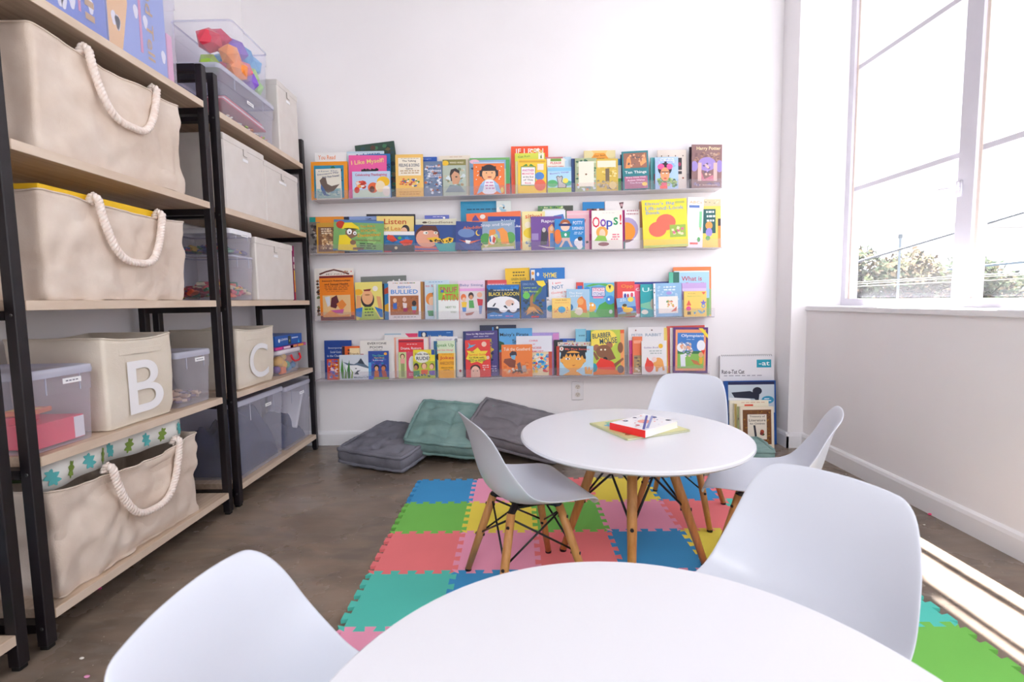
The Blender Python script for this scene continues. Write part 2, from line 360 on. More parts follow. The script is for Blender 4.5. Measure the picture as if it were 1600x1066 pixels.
# ------------------------------------------------------------------ foam floor tiles
BLUE, GREEN, RED, TEAL, PINK, YEL = foam('4aa0da'), foam('80cc60'), foam('fb868a'), foam('60d2c2'), foam('fba8c6'), foam('fae45c')
NM = {id(BLUE): 'blue', id(GREEN): 'green', id(RED): 'coral red', id(TEAL): 'aqua', id(PINK): 'pink', id(YEL): 'yellow'}
rows = [[BLUE, PINK, RED, YEL, BLUE, RED], [GREEN, YEL, GREEN, PINK, RED, TEAL], [RED, PINK, RED, BLUE, YEL, BLUE], [TEAL, BLUE, YEL, PINK, RED, TEAL], [PINK, GREEN, TEAL, YEL, BLUE, GREEN]]
PT = .295; X0, Y0 = -.525, 2.515; TH = .012
def jig(n=6, a=.011):
    pts = []; w = PT/n
    for i in range(n):
        s = a if i % 2 == 0 else -a; c = (i+.5)*w; q = w*.5
        # alternate dovetail: narrow at the neck, wide at the tip
        pts += [(c-q*.72, 0)] if i == 0 else []
        pts += [(c-q*.72, s*.1), (c-q*1.12, s), (c+q*1.12, s), (c+q*.72, s*.1)]
    out = []
    for p in pts:
        if not out or abs(p[0]-out[-1][0])+abs(p[1]-out[-1][1]) > 1e-6: out.append(p)
    return out
def jig2(n=5, a=.0105):
    "edge path: teeth rise to +a between stretches at -a, dovetailed"
    w = PT/n; out = []
    for i in range(n):
        c = (i+.5)*w; out += [(c-w*.2, -a), (c-w*.29, a), (c+w*.29, a), (c+w*.2, -a)]
    return out
J = jig2()
ordn = ['first', 'second', 'third', 'fourth', 'fifth', 'sixth']
for r in range(5):
    for c in range(6):
        xa, xb, yt, yb = X0+c*PT, X0+(c+1)*PT, Y0-r*PT, Y0-(r+1)*PT
        path = [(xa, yb)]+[(xa+u, yb+d) for u, d in J]+[(xb, yb)]+[(xb+d, yb+u) for u, d in J]
        path += [(xb, yt)]+[(xb-u, yt+d) for u, d in [(PT-u2, d2) for u2, d2 in reversed(J)]]+[(xa, yt)]+[(xa+d, yt-PT+u) for u, d in reversed(J)]
        cxx, cyy = (xa+xb)/2, (yt+yb)/2; g = .0006
        P = [(x-cxx, y-cyy) for x, y in path]
        mb = MB().prism(P, 0, TH, rows[r][c]); o = mb.build('foam_floor_tile', None, False, (cxx, cyy, 0))
        tag(o, f"{NM[id(rows[r][c])]} jigsaw foam tile, {ordn[r]} row from the book wall, {ordn[c]} from the shelving", 'foam tile', 'jigsaw foam floor tiles')

# ------------------------------------------------------------------ chairs and tables
def make_chair():
    t = thing('moulded_chair', 'x', 'chair', group='white moulded chairs round the tables')
    prof = [(.188, .292), (.19, .312), (.165, .326), (.10, .318), (.03, .306), (-.04, .304), (-.095, .318), (-.132, .356), (-.150, .41), (-.160, .465), (-.172, .52), (-.187, .563), (-.198, .585)]
    hw = [.12, .152, .172, .182, .184, .184, .183, .180, .175, .168, .157, .142, .118]
    off = [(0, -.004), (0, -.002), (0, .008), (0, .022), (.004, .038), (.012, .052), (.035, .058), (.052, .045), (.05, .02), (.032, .006), (.024, -.001), (.015, -.006), (.01, -.01)]
    us = [-1, -.86, -.6, -.3, 0, .3, .6, .86, 1]; vs = []; fs = []
    for (x, z), w, (ox, oz) in zip(prof, hw, off):
        for u in us:
            k = abs(u)**2.4; vs.append((x+ox*k, u*w, z+oz*k))
    n = len(us)
    for i in range(len(prof)-1):
        for k in range(n-1): a = i*n+k; fs.append((a, a+1, a+n+1, a+n))
    mb = MB().add(vs, fs, M_plastic); sh = mb.build('seat_shell', t, True); subsurf(sh, 2, .0055)
    for o_ in (): pass
    # seat mount under the shell
    m = MB()
    m.box((-.05, -.05, .284), (.05, .05, .291), M_black)
    for k in range(4):
        a = PI/4+k*PI/2; m.tube([(0, 0, .286), (.115*math.cos(a), .115*math.sin(a), .287)], .005, M_black)
    for sx in (-1, 1):
        for sy in (-1, 1):
            m.tube([(sx*.085, sy*.085, .286), (sx*.06, sy*.06, .302)], .012, M_black)
    m.build('mounting_plate', t)
    for sx in (1, -1):
        for sy in (1, -1):
            a = Vector((sx*.082, sy*.082, .288)); f = Vector((sx*.155, sy*.155, .006))
            lg = MB().tube([a, a.lerp(f, .5), f], [.0135, .0135, .0105], M_beech, 14).build('leg', t, True)
            MB().tube([f+Vector((0, 0, -.006)), f+Vector((0, 0, .002))], .0112, M_black, 12).build('foot_cap', lg)
            for q in (.12, .52):
                p = a.lerp(f, q); d = Vector((sx, sy, 0)).normalized(); mm = MB()
                for s in (-1, 1):
                    mm.tube([p+d*.0125*s, p+d*.0155*s], .0055, M_black, 8)
                mm.build('bolt', lg)
    # crossing wires between neighbouring legs, and bracket arms to the plate
    cs = [(1, 1), (-1, 1), (-1, -1), (1, -1)]
    for i in range(4):
        p, q = cs[i], cs[(i+1) % 4]
        A = lambda s, k: Vector((s[0]*.082, s[1]*.082, .288)).lerp(Vector((s[0]*.155, s[1]*.155, .006)), k)
        w = MB().tube([A(p, .05), A(q, .5)], .0034, M_wire, 6).tube([A(q, .05), A(p, .5)], .0034, M_wire, 6)
        w.build('wire_brace', t, True)
    return t
chair0 = make_chair()
def chair(x, y, deg, label, z=TH, first=False):
    c = chair0 if first else dup(chair0)
    c.location = (x, y, z); c.rotation_euler = (0, 0, math.radians(deg)); c['label'] = label; return c
chair(.02, 1.555, 22, 'white moulded chair on the shelving side of the far table, seen from its side', first=True)
chair(.715, 2.12, 238, 'white moulded chair behind the far table, its back toward the book wall')
chair(.835, 1.60, 150, 'white moulded chair seen edge-on between the far table and the window wall')
chair(.468, .852, 213, 'large looking white chair between the two tables, its back hiding the window-side chair legs')
chair(-.228, .572, -3, 'white chair at the near table in the bottom corner toward the shelving')

def make_table(x, y, R, deg, label, z=TH):
    t = thing('round_table', label, 'table', (x, y, z), math.radians(deg), 'round white tables')
    H = .475-TH
    MB().lathe([(0, H-.021), (R-.02, H-.021), (R-.008, H-.018), (R, H-.011), (R-.001, H-.004), (R-.006, H), (0, H)], M_top, 96).build('tabletop', t, True)
    autosmooth(t.children[0], 35)
    MB().lathe([(0, H-.034), (.15, H-.034), (.15, H-.021)], M_black, 24).build('mounting_plate', t)
    A = lambda k, q: Vector((math.cos(k*PI/2)*.105, math.sin(k*PI/2)*.105, H-.03)).lerp(Vector((math.cos(k*PI/2)*.25, math.sin(k*PI/2)*.25, .006)), q)
    for k in range(4):
        lg = MB().tube([A(k, 0), A(k, .5), A(k, 1)], [.0165, .0165, .012], M_beech, 16).build('leg', t, True)
        f = A(k, 1); MB().tube([f+Vector((0, 0, -.006)), f+Vector((0, 0, .003))], .0125, M_black, 12).build('foot_cap', lg)
        d = Vector((math.cos(k*PI/2), math.sin(k*PI/2), 0))
        for q in (.1, .55):
            p = A(k, q); MB().tube([p-d*.019, p+d*.019], .0065, M_black, 8).build('bolt', lg)
    for k in range(4):
        j = (k+1) % 4
        MB().tube([A(k, .04), A(j, .55)], .0042, M_wire, 6).tube([A(j, .04), A(k, .55)], .0042, M_wire, 6).build('wire_brace', t, True)
    return t
make_table(.405, 1.712, .397, -13, 'far round white table with two books on it')
make_table(.137, .458, .403, 10, 'near round white table filling the bottom of the photo')

# ------------------------------------------------------------------ floor cushions
def cushion(label, loc, rot, w, d, h, m, seed, buttons=3):
    t = thing('floor_cushion', label, 'cushion', loc, group='tufted floor cushions along the book wall', rot=tuple(math.radians(a) for a in rot))
    n = 44; vs = []; fs = []; rr = random.Random(seed)
    bt = [((i+.5)/buttons*2-1, (j+.5)/buttons*2-1) for i in range(buttons) for j in range(buttons)]
    def prof(u, v, s):
        e = max(abs(u), abs(v)); fall = (1-e**7)**.5 if e < 1 else 0
        z = .30+.20*fall
        for a, c in bt:
            r2 = ((u-a)**2+(v-c)**2)*buttons**2; z -= .17*math.exp(-r2/.16)
            z -= .05*math.exp(-abs(u-a)*buttons/.12)*(1-e)+.05*math.exp(-abs(v-c)*buttons/.12)*(1-e)
        z += .07*noise.noise(Vector((u*4+seed, v*4, s*3)))
        return z*h*s
    def sq(u, v):
        k = 1-.035*(abs(u*v))**3; wob = .006*noise.noise(Vector((u*3, v*3, seed)))
        return u*w/2*k+wob, v*d/2*k+wob
    for s in (1, -1):
        o = len(vs)
        for i in range(n+1):
            for j in range(n+1):
                u, v = i/n*2-1, j/n*2-1; x, y = sq(u, v); vs.append((x, y, prof(u, v, s)))
        for i in range(n):
            for j in range(n):
                a = o+i*(n+1)+j; q = (a, a+n+1, a+n+2, a+1); fs.append(q if s > 0 else q[::-1])
    MB().add(vs, fs, m).build('cushion_face', t, True)
    # boxed side band with quilted bulges
    per = []
    for k in range(4):
        for i in range(n):
            q = i/n*2-1; per.append(((q, -1), (1, q), (-q, 1), (-1, -q))[k])
    rg = []
    for zz in (-.36, -.2, 0, .2, .36):
        ring = []
        for i, (u, v) in enumerate(per):
            x, y = sq(u, v); bulge = (1-(zz/.36)**2)*(.008+.007*abs(math.sin((i/len(per))*PI*16)))+.003*noise.noise(Vector((x*30, y*30, zz*8)))
            L = Vector((x/w, y/d, 0)); nx = (1 if abs(u) >= abs(v) else 0)*(1 if u > 0 else -1); ny = (1 if abs(v) >= abs(u) else 0)*(1 if v > 0 else -1)
            ring.append((x+nx*bulge, y+ny*bulge, zz*h))
        rg.append(ring)
    MB().rings(rg, m, False).build('side_band', t, True)
    for zz in (-.36, .36):
        pts = []; rad = []
        for i, (u, v) in enumerate(per+[per[0]]):
            x, y = sq(u, v); pts.append((x*1.012, y*1.012, zz*h+.004*noise.noise(Vector((x*14, y*14, zz+seed))))); rad.append(.0105+.004*noise.noise(Vector((x*40, y*40, zz*9))))
        MB().tube(pts, rad, m, 8).build('rolled_edge', t, True)
    for a, c in bt:
        x, y = sq(a, c); MB().ball((x, y, prof(a, c, 1)+.001), .007, m, 10, (1, 1, .5)).build('tuft_button', t, True)
    return t
cushion('slate grey floor cushion lying lowest, in front of the skirting near the shelving', (-.765, 2.93, .084), (6, 2, -21), .44, .48, .105, M_grey, 1)
cushion('sage green floor cushion propped on the slate one against the wall', (-.415, 2.985, .168), (22, 5, -5), .47, .42, .11, M_teal, 2)
cushion('warm grey floor cushion leaning behind the shelving-side chair', (.0, 2.985, .158), (13, 13, -9), .55, .44, .10, M_greyb, 3)
cushion('sage green floor cushion lying flat behind the far table by the pillar', (1.225, 2.85, .052), (2, 0, -6), .46, .25, .09, M_teal, 4)

# ------------------------------------------------------------------ shelving units
LV = [.105, .542, .971, 1.392, 1.812]; XF, XK = -1.311, -1.66; BT = .028
def shelf_unit(y0, y1, label):
    t = thing('shelving_unit', label, 'shelving unit', (0, 0, 0), 0, 'steel and oak shelving units along the wall')
    for y in (y0, y1):
        for x in (XF-.030, XK):
            MB().box((x, y-.015, .012), (x+.03, y+.015, 1.965), M_black, bev=.002).build('post', t)
            MB().box((x+.003, y-.012, 0), (x+.027, y+.012, .013), mat('0a0a0a', .6), bev=.002).build('foot', t)
        m = MB().box((XK+.03, y-.0149, 1.935), (XF-.03, y+.0149, 1.965), M_black)
        m.build('top_rail', t)
        for z in LV:
            MB().box((XK+.03, y-.0148, z-.053), (XF-.03, y+.0148, z-BT), M_black).build('cross_rail', t)
            MB().ball((XF-.012, y-.0152 if y == y0 else y+.0152, z-.04), .005, mat('555', .3, .8), 8, (1, .4, 1)).build('bolt', t)
    for z in LV:
        m = MB().box((XK, y0+.0155, z-BT), (XF, y1-.0155, z), M_wood, bev=.0015); b = m.build('shelf_board', t)
        MB().box((XF-.0002, y0+.017, z-BT+.001), (XF+.0008, y1-.017, z-.001), M_wood_end).build('edge_band', b)
    return t
shelf_unit(1.285, 2.150, 'black steel unit with oak shelves holding roped canvas bags and the B bin')
shelf_unit(2.232, 3.118, 'black steel unit with oak shelves in the corner by the books, with C bin')
shelf_unit(.33, 1.207, 'black steel shelving unit mostly cut off at the photo edge')

# ------------------------------------------------------------------ storage
def rrect(hx, hy, r, n=6):
    p = []
    for cx, cy, a0 in ((hx-r, hy-r, 0), (-hx+r, hy-r, PI/2), (-hx+r, -hy+r, PI), (hx-r, -hy+r, 1.5*PI)):
        for k in range(n+1):
            a = a0+PI/2*k/n; p.append((cx+r*math.cos(a), cy+r*math.sin(a)))
    return p
def dense(poly, step=.012):
    out = []
    for i, p in enumerate(poly):
        q = poly[(i+1) % len(poly)]; L = math.dist(p, q); k = max(1, int(L/step))
        for j in range(k): out.append((p[0]+(q[0]-p[0])*j/k, p[1]+(q[1]-p[1])*j/k))
    return out
def rope(t, ya, yb, zt, drop, hx, name='rope_handle'):
    pts = []; n = 60
    for i in range(n+1):
        u = i/n*2-1; y = (ya+yb)/2+(yb-ya)/2*(abs(u)**.8*(1 if u > 0 else -1))
        z = zt-drop*(1-abs(u)**2.6)**.9 if abs(u) < 1 else zt
        pts.append(Vector((hx+.016+.010*(1-abs(u)), y, z)))
    pts = [pts[0]+Vector((-.03, 0, -.012)), pts[0]+Vector((-.016, 0, .012))]+pts+[pts[-1]+Vector((-.016, 0, .012)), pts[-1]+Vector((-.03, 0, -.012))]
    # resample evenly
    L = [0]
    for a, b_ in zip(pts, pts[1:]): L.append(L[-1]+(b_-a).length)
    N = int(L[-1]/.0035); res = []; j = 0
    for i in range(N+1):
        s = L[-1]*i/N
        while j < len(L)-2 and L[j+1] < s: j += 1
        res.append(pts[j].lerp(pts[j+1], (s-L[j])/max(L[j+1]-L[j], 1e-9)))
    mb = MB()
    for k in range(3):
        q = []
        for i, p in enumerate(res):
            tg = (res[min(i+1, N)]-res[max(i-1, 0)]).normalized(); a = Vector((1, 0, 0)); a = (a-tg*a.dot(tg)).normalized(); b_ = tg.cross(a)
            ph = i*.0035/.034*2*PI+k*2*PI/3; q.append(p+a*.0058*math.cos(ph)+b_*.0066*math.sin(ph))
        mb.tube(q, .0068, M_rope, 6)
    mb.build(name, t, True)
def soft_bin(name, label, cat, x1, y0, y1, z, h, depth, m, seed, flare=.0, crumple=.008, group=None, sagf=.012, r=.016):
    "open-topped fabric container; its front is at x1, its origin on the shelf"
    hx, hy = depth/2, (y1-y0)/2
    t = thing(name, label, cat, (x1-hx, (y0+y1)/2, z), 0, group)
    base = dense(rrect(hx, hy, r), .012); rg = []; nz = 22
    def ring(k, inset=0):
        out = []; q = k/nz
        for x, y in base:
            s = 1+flare*(q-1)-inset/min(hx, hy); nx, ny = x/hx, y/hy; L = math.hypot(nx, ny) or 1
            w = crumple*(noise.noise(Vector((x*9+seed, y*9, q*3)))+.6*noise.noise(Vector((x*22, y*22+seed, q*7)))+.8*max(0, .3-q)*noise.noise(Vector((x*30, y*16, q*26+seed))))
            e = max(0, 1-q*6); w -= .012*e*e
            mid = (1-abs(ny)**2)*(1 if abs(nx) > .8 else 0)
            zz = h*q-(sagf*mid*max(0, q-.75)*4 if q > .75 else 0)+crumple*.35*noise.noise(Vector((x*8, y*8, seed)))*q
            out.append((x*s+w*nx/L, y*s+w*ny/L, max(zz, 0)))
        return out
    rg = [ring(k) for k in range(nz+1)]+[ring(nz, .0035)]+[ring(k, .0035) for k in (nz-2, nz-6, nz-11, 3)]
    body = MB().rings(rg, m, False).add([tuple(p) for p in rg[0]], [tuple(range(len(base)-1, -1, -1))], m)
    body.add([(p[0], p[1], .004) for p in rg[-1]], [tuple(range(len(base)))], m)
    body.build('fabric_body', t, True)
    top = [Vector(p)+Vector((0, 0, .001)) for p in rg[nz]]; MB().tube(top+[top[0]], .003, m, 6).build('hem', t, True)
    return t
XB = -1.327
GB = 'canvas bags and bins on the shelving'
t = soft_bin('canvas_storage_bag', 'sand canvas bag with rope handle on the highest bag shelf, under the blue game boxes', 'bag', XB, 1.40, 2.01, LV[3], .345, .31, M_canvas, 3, -.02, .017, GB); rope(t, -.135, .155, .352, .185, .155)
t = soft_bin('canvas_storage_bag', 'sand canvas bag with rope handle topped by a yellow board', 'bag', XB, 1.385, 1.985, LV[2], .312, .31, M_canvas, 17, .01, .016, GB); rope(t, -.125, .155, .318, .19, .155)
t = soft_bin('canvas_storage_bag', 'sand canvas bag with rope handle on the lowest shelf, leaf border strips sticking out', 'bag', XB, 1.335, 1.975, LV[0], .325, .31, M_canvas, 29, .02, .021, GB, .03); rope(t, -.125, .19, .325, .20, .155)
yb = thing('yellow_game_board', 'bright yellow board lying across the middle canvas bag', 'board', (XB-.165, 1.64, LV[2]+.318), 0)
MB().box((-.14, -.235, -.012), (.143, .215, .014), mat('f8c81c', .5), bev=.002).build('board_panel', yb)
def letter_bin(ch, y0, y1, z, h, label, seed):
    t = soft_bin('letter_storage_bin', label, 'fabric bin', XB, y0, y1, z, h, .325, M_canvas2, seed, .03, .004, GB, .012, .012)
    hy = (y1-y0)/2; vs, fs = text_mesh(ch, hy*1.02, h*.60, .008, 0, 10)
    T = Matrix.Translation((.1655, .01, h*.42)) @ Matrix.Rotation(PI/2, 4, 'Z')
    MB().add(vs, fs, mat('f7f6f8', .6), T).build('letter', t)
    m = MB(); m.box((.1625, -hy*.62, h*.80), (.1640, hy*.62, h*.865), M_canvas2, bev=.0005); m.build('label_pocket', t)
letter_bin('B', 1.55, 1.865, LV[1], .305, 'cream canvas bin with a big white letter B', 5)
letter_bin('C', 2.30, 2.655, LV[1], .29, 'cream canvas bin with a big white letter C', 8)

def clear_bin(label, y0, y1, z, h, x1=XB, depth=.31, lid=.018, flare=.05, tagw=.06, tagpos=(.62, .82), grp='clear plastic storage bins', lidm=None, rib=True, r=.02):
    hx, hy = depth/2, (y1-y0)/2
    t = thing('clear_storage_bin', label, 'storage bin', (x1-hx, (y0+y1)/2, z), 0, grp)
    hb = h-lid
    P = lambda s, zz: [(x*s, y*s, zz) for x, y in rrect(hx, hy, r)]
    o_, i_ = .97, .955
    mb = MB().rings([P(o_-flare, .002), P(o_-flare*.96, .006), P(o_-flare*.3, hb*.72), P(o_-flare*.1+.012, hb*.725), P(o_+.006, hb)], M_bin, False)
    mb.add(P(o_-flare, .002), [tuple(range(28))], M_bin); mb.build('bin_body', t, True); autosmooth(t.children[0], 30)
    MB().rings([P(o_+.012, hb-.008), P(o_+.025, hb-.008), P(o_+.025, hb), P(o_+.0, hb)], M_lid, False).build('rim', t)
    if lid:
        MB().rings([P(1.0, hb-.006), P(1.005, hb+.004), P(.99, hb+lid-.003), P(.93, hb+lid-.001), P(.9, hb+lid-.006), P(.01, hb+lid-.006)], lidm or M_lid, False).build('bin_lid', t, True)
        autosmooth(t.children[-1], 30)
    if rib:
        m = MB()
        for s in (-1, 1):
            m.box((hx*.965, s*hy*.5-.0012, hb*.74), (hx*.965+.003, s*hy*.5+.0012, hb*.97), M_lid)
        m.build('moulded_rib', t)
    if tagw:
        yy = (tagpos[0]*2-1)*hy; s = MB().box((hx*.985+.001, yy-tagw/2, h*tagpos[1]-.008), (hx*.985+.0022, yy+tagw/2, h*tagpos[1]+.008), mat('fafafc', .5)); sk = s.build('label_sticker', t)
        m = MB()
        for q in range(4): m.box((hx*.985+.0023, yy-tagw*.35+q*tagw*.18, h*tagpos[1]-.002), (hx*.985+.0026, yy-tagw*.35+q*tagw*.18+tagw*.13, h*tagpos[1]+.002), mat('8a8a96', .5))
        m.build('printed_word', sk)
    return t
def blob_pile(name, label, cat, cx, cy, z, wx, wy, h, n, size, pal, seed, kind='stuff'):
    "loose heap of small flat or chunky pieces"
    mb = MB(); rr = random.Random(seed); ms = [mat(c, .5) for c in pal]
    for i in range(n):
        u, v = rr.uniform(-1, 1), rr.uniform(-1, 1); top = h*(1-.55*max(abs(u), abs(v))**2+.25*noise.noise(Vector((u*2, v*2, seed))))
        p = Vector((cx+u*wx/2, cy+v*wy/2, z+size*.6+rr.random()**.6*max(top-size, .004)))
        Rm = Matrix.Translation(p) @ Matrix.Rotation(rr.uniform(0, 6.3), 4, 'Z') @ Matrix.Rotation(rr.uniform(-.7, .7), 4, 'X')
        s = size*rr.uniform(.6, 1.1); mb.box((-s, -s*.7, -s*.3), (s, s*.7, s*.3), rr.choice(ms), Rm, bev=s*.12)
    return tag(mb.build(name), label, cat, kind=kind)
# middle-left unit, letter shelf
clear_bin('clear lidded bin with red boxes inside, beside the letter B bin', 1.30, 1.515, LV[1], .235, depth=.30)
def carton(name, label, cat, a, b, m, group=None, rz=0, bev=.002, deco=None):
    c = Vector([(p+q)/2 for p, q in zip(a, b)]); hh = [(q-p)/2 for p, q in zip(a, b)]
    t = thing(name, label, cat, (c.x, c.y, a[2]), rz, group)
    MB().box((-hh[0], -hh[1], 0), (hh[0], hh[1], 2*hh[2]), m, bev=bev).build('carton_body', t)
    if deco: deco(t, hh)
    return t
def white_end(t, hh): MB().box((hh[0]-.0005, hh[1]*.55, .003), (hh[0]+.0012, hh[1]*.97, 2*hh[2]-.003), mat('f0eef2', .5)).build('white_panel', t)
carton('red_game_box', 'large pinkish red box with a white end panel inside the clear bin', 'box', (-1.56, 1.335, LV[1]+.008), (-1.355, 1.492, LV[1]+.078), mat('f0385c', .45), 'red boxes inside a clear bin', deco=white_end)
carton('red_game_box', 'smaller red box lying on the larger one inside the clear bin', 'box', (-1.57, 1.33, LV[1]+.079), (-1.42, 1.42, LV[1]+.10), mat('e0304e', .45), 'red boxes inside a clear bin')
def stripes(t, hh): MB().box((-hh[0]*.8, -hh[1]*.7, 2*hh[2]), (hh[0]*.8, hh[1]*.3, 2*hh[2]+.001), mat('f7c86a', .5)).build('printed_panel', t)
carton('orange_card_box', 'small orange card box on top of the red boxes in the clear bin', 'box', (-1.47, 1.35, LV[1]+.101), (-1.39, 1.43, LV[1]+.115), mat('e8845a', .5), deco=stripes, rz=.2)
clear_bin('clear lidded bin of wooden puzzle pieces between the two letter bins', 1.89, 2.105, LV[1], .225, depth=.30)
blob_pile('wooden_puzzle_pieces', 'heap of tan wooden puzzle pieces in the clear bin beside the letter B', 'puzzle pieces', -1.475, 1.995, LV[1]+.008, .22, .15, .07, 190, .014, ['c9a68c', 'd8b79c', 'b58f78', 'e0c2a8', '8a7488'], 3)
# corner unit
bg1 = 'clear plastic storage bins'
clear_bin('clear upper bin with a white lid stacked on the bin of building pieces', 2.30, 2.50, LV[2]+.215, .125, depth=.31, lid=.02, lidm=mat('eeeef4', .35))
blob_pile('building_pieces', 'thin layer of dark mixed pieces in the upper stacked bin', 'toy pieces', -1.48, 2.40, LV[2]+.223, .23, .15, .05, 90, .02, ['2c4a86', 'b8384a', '3b7f62', '5a4a7a', 'c9a13c'], 5)
clear_bin('clear deep bin of colourful building pieces under the white-lidded bin', 2.30, 2.50, LV[2], .214, depth=.31, lid=0, tagw=0, tagpos=(.5, .8))
blob_pile('building_pieces', 'heap of red, blue and green pieces in the deep stacked bin', 'toy pieces', -1.48, 2.40, LV[2]+.008, .24, .155, .10, 150, .024, ['c0304a', 'd8405c', '2a4a9a', '2f7a55', 'e8b02c', 'e86a4a', 'a02840', 'd9c9a6'], 6)
def fabric_box(label, y0, y1, z, h, x1=XB, depth=.31, tg=.045):
    hx, hy = depth/2, (y1-y0)/2; t = thing('fabric_storage_box', label, 'storage box', (x1-hx, (y0+y1)/2, z), 0, 'greige lidded fabric boxes')
    MB().box((-hx, -hy, 0), (hx, hy, h-.012), M_box, bev=.006).build('box_body', t)
    MB().box((-hx-.002, -hy-.001, h-.035), (hx+.002, hy+.001, h), M_box, bev=.004).build('box_lid', t)
    MB().box((hx+.0015, -.018, h-.062), (hx+.0035, .018, h-.03), M_box, bev=.0008).tube([(hx+.004, -.018, h-.03), (hx+.004, -.018, h-.062), (hx+.004, .012, h-.062)], .0011, mat('9a918c', .8), 5).build('pull_tab', t)
    MB().box((hx+.0005, -tg/2, h-.088), (hx+.002, tg/2, h-.074), mat('fbfbfd', .5)).build('label_sticker', t)
fabric_box('greige fabric box with a short label nearest the post, second shelf from the top', 2.285, 2.65, LV[3], .345)
fabric_box('greige fabric box with a long label toward the corner, second shelf from the top', 2.655, 3.05, LV[3], .325, tg=.085)
fabric_box('greige fabric box beside the stacked clear bins on the middle shelf', 2.52, 2.93, LV[2], .325)
fabric_box('greige fabric box standing on the very top shelf in the corner', 2.85, 3.10, LV[4], .40)
mg = thing('activity_magazine', 'magenta and yellow magazine standing on edge beside the fabric box', 'magazine', (-1.45, 2.955, LV[2]), 0)
MB().box((-.11, -.008, 0), (.118, .009, .325), mat('8e1f5c', .45)).build('cover', mg)
m = MB()
for k, (z0, z1, c) in enumerate(((.01, .04, 'b83a3a'), (.05, .12, 'f0a030'), (.12, .18, 'f2c83a'), (.19, .215, 'f6eee0'), (.23, .26, 'efe6ea'), (.28, .31, 'b02a6a'))): m.box((.1182, -.006, z0), (.119, .004, z1), mat(c, .5))
m.build('spine_print', mg)
clear_bin('clear deep lidded bin of navy fabric on the bottom shelf by the post', 2.27, 2.735, LV[0], .385, depth=.325, flare=.06)
clear_bin('clear lidded bin holding a slanting white panel on the bottom shelf in the corner', 2.745, 3.10, LV[0], .37, depth=.325, flare=.06)
def cloth_heap(label, cx, cy, z, wx, wy, h, m, seed):
    n = 26; vs = []; fs = []
    for i in range(n+1):
        for j in range(n+1):
            u, v = i/n*2-1, j/n*2-1; e = max(abs(u), abs(v))
            zz = h*(1-e**5)*(.82+.5*noise.noise(Vector((u*1.6+seed, v*1.6, 0)))+.12*abs(noise.noise(Vector((u*6, v*6, seed)))))
            k = 1-.1*(1-e); vs.append((cx+u*wx/2*(.94+.06*e), cy+v*wy/2*(.94+.06*e), z+max(zz, 0)))
    for i in range(n):
        for j in range(n): a = i*(n+1)+j; fs.append((a, a+n+1, a+n+2, a+1))
    mb = MB().add(vs, fs, m); mb.add([(cx-wx/2, cy-wy/2, z), (cx+wx/2, cy-wy/2, z), (cx+wx/2, cy+wy/2, z), (cx-wx/2, cy+wy/2, z)], [(0, 3, 2, 1)], m)
    return tag(mb.build('folded_cloth', None, True), label, 'cloth')
M_navy = nodemat('navy_cloth', '2c3552', '414c70', nscale=6, rough=(.85, .95), spec=.1)
cloth_heap('navy cloth filling the deep clear bin on the bottom shelf', -1.49, 2.50, LV[0]+.01, .265, .39, .30, M_navy, 2)
cloth_heap('navy cloth in the bottom of the corner clear bin', -1.49, 2.91, LV[0]+.01, .26, .29, .15, M_navy, 6)
wp = thing('white_panel_board', 'white board standing slanted inside the corner clear bin', 'board', (-1.42, 2.93, LV[0]+.07), 0, rot=(math.radians(-28), 0, 0))
MB().box((-.12, -.012, .02), (.06, .012, .25), mat('efeef2', .6), bev=.003).build('panel', wp)
# toys beside the letter C bin
tb = thing('toy_jar_box', 'squat clear tub of chunky toys with a red handle, under the game boxes', 'toy tub', (-1.44, 2.86, LV[1]), 0)
P = lambda sx, sy, zz: [(x*sx, y*sy, zz) for x, y in rrect(.1, .145, .03)]
MB().rings([P(.9, .9, .002), P(.95, .95, .02), P(1, 1, .125)], M_bin, False).add(P(.9, .9, .002), [tuple(range(28))], M_bin).build('tub_body', tb, True)
MB().rings([P(1.02, 1.02, .122), P(1.05, 1.04, .128), P(1.05, 1.04, .142), P(.98, .98, .148), P(.01, .01, .148)], mat('e9e4ea', .35), False).build('tub_lid', tb, True)
m = MB().tube([(.104, .005, .11), (.112, .005, .085), (.114, .03, .07), (.114, .085, .07), (.112, .112, .082), (.104, .112, .11)], .006, mat('e02434', .35), 8).build('carry_handle', tb, True)
rr = random.Random(11)
for k, (c, y, z, r, nm) in enumerate((('f6b820', -.085, .075, .034, 'yellow ball toy high in the squat clear tub'), ('f9c432', -.03, .05, .03, 'golden yellow ball toy in the middle of the clear tub'), ('f9d26a', -.02, .095, .022, 'pale yellow ball toy near the lid of the clear tub'), ('4fb889', .02, .045, .025, 'green ball toy in the clear tub'), ('3b9fd6', .045, .026, .022, 'blue ball toy low in the clear tub'), ('e0776c', .055, .075, .026, 'coral ball toy behind the red handle'), ('7a4fa0', -.105, .03, .024, 'purple ball toy low in the clear tub'), ('3d8fc4', .1, .035, .022, 'blue ball toy at the corner end of the tub'), ('ead06a', .09, .07, .02, 'cream yellow ball toy at the corner end of the tub'))):
    tag(MB().ball((-1.375 if k < 8 else -1.39, 2.86+y*.95, LV[1]+z+.004), r*.95, mat(c, .4), 14).build('ball_toy', None, True), nm, 'toy', 'chunky toys in the clear tub')
carton('orange_toy_block', 'orange toy block at the bottom of the squat clear tub', 'toy', (-1.372, 2.772, LV[1]+.006), (-1.352, 2.832, LV[1]+.046), mat('f5791f', .4))
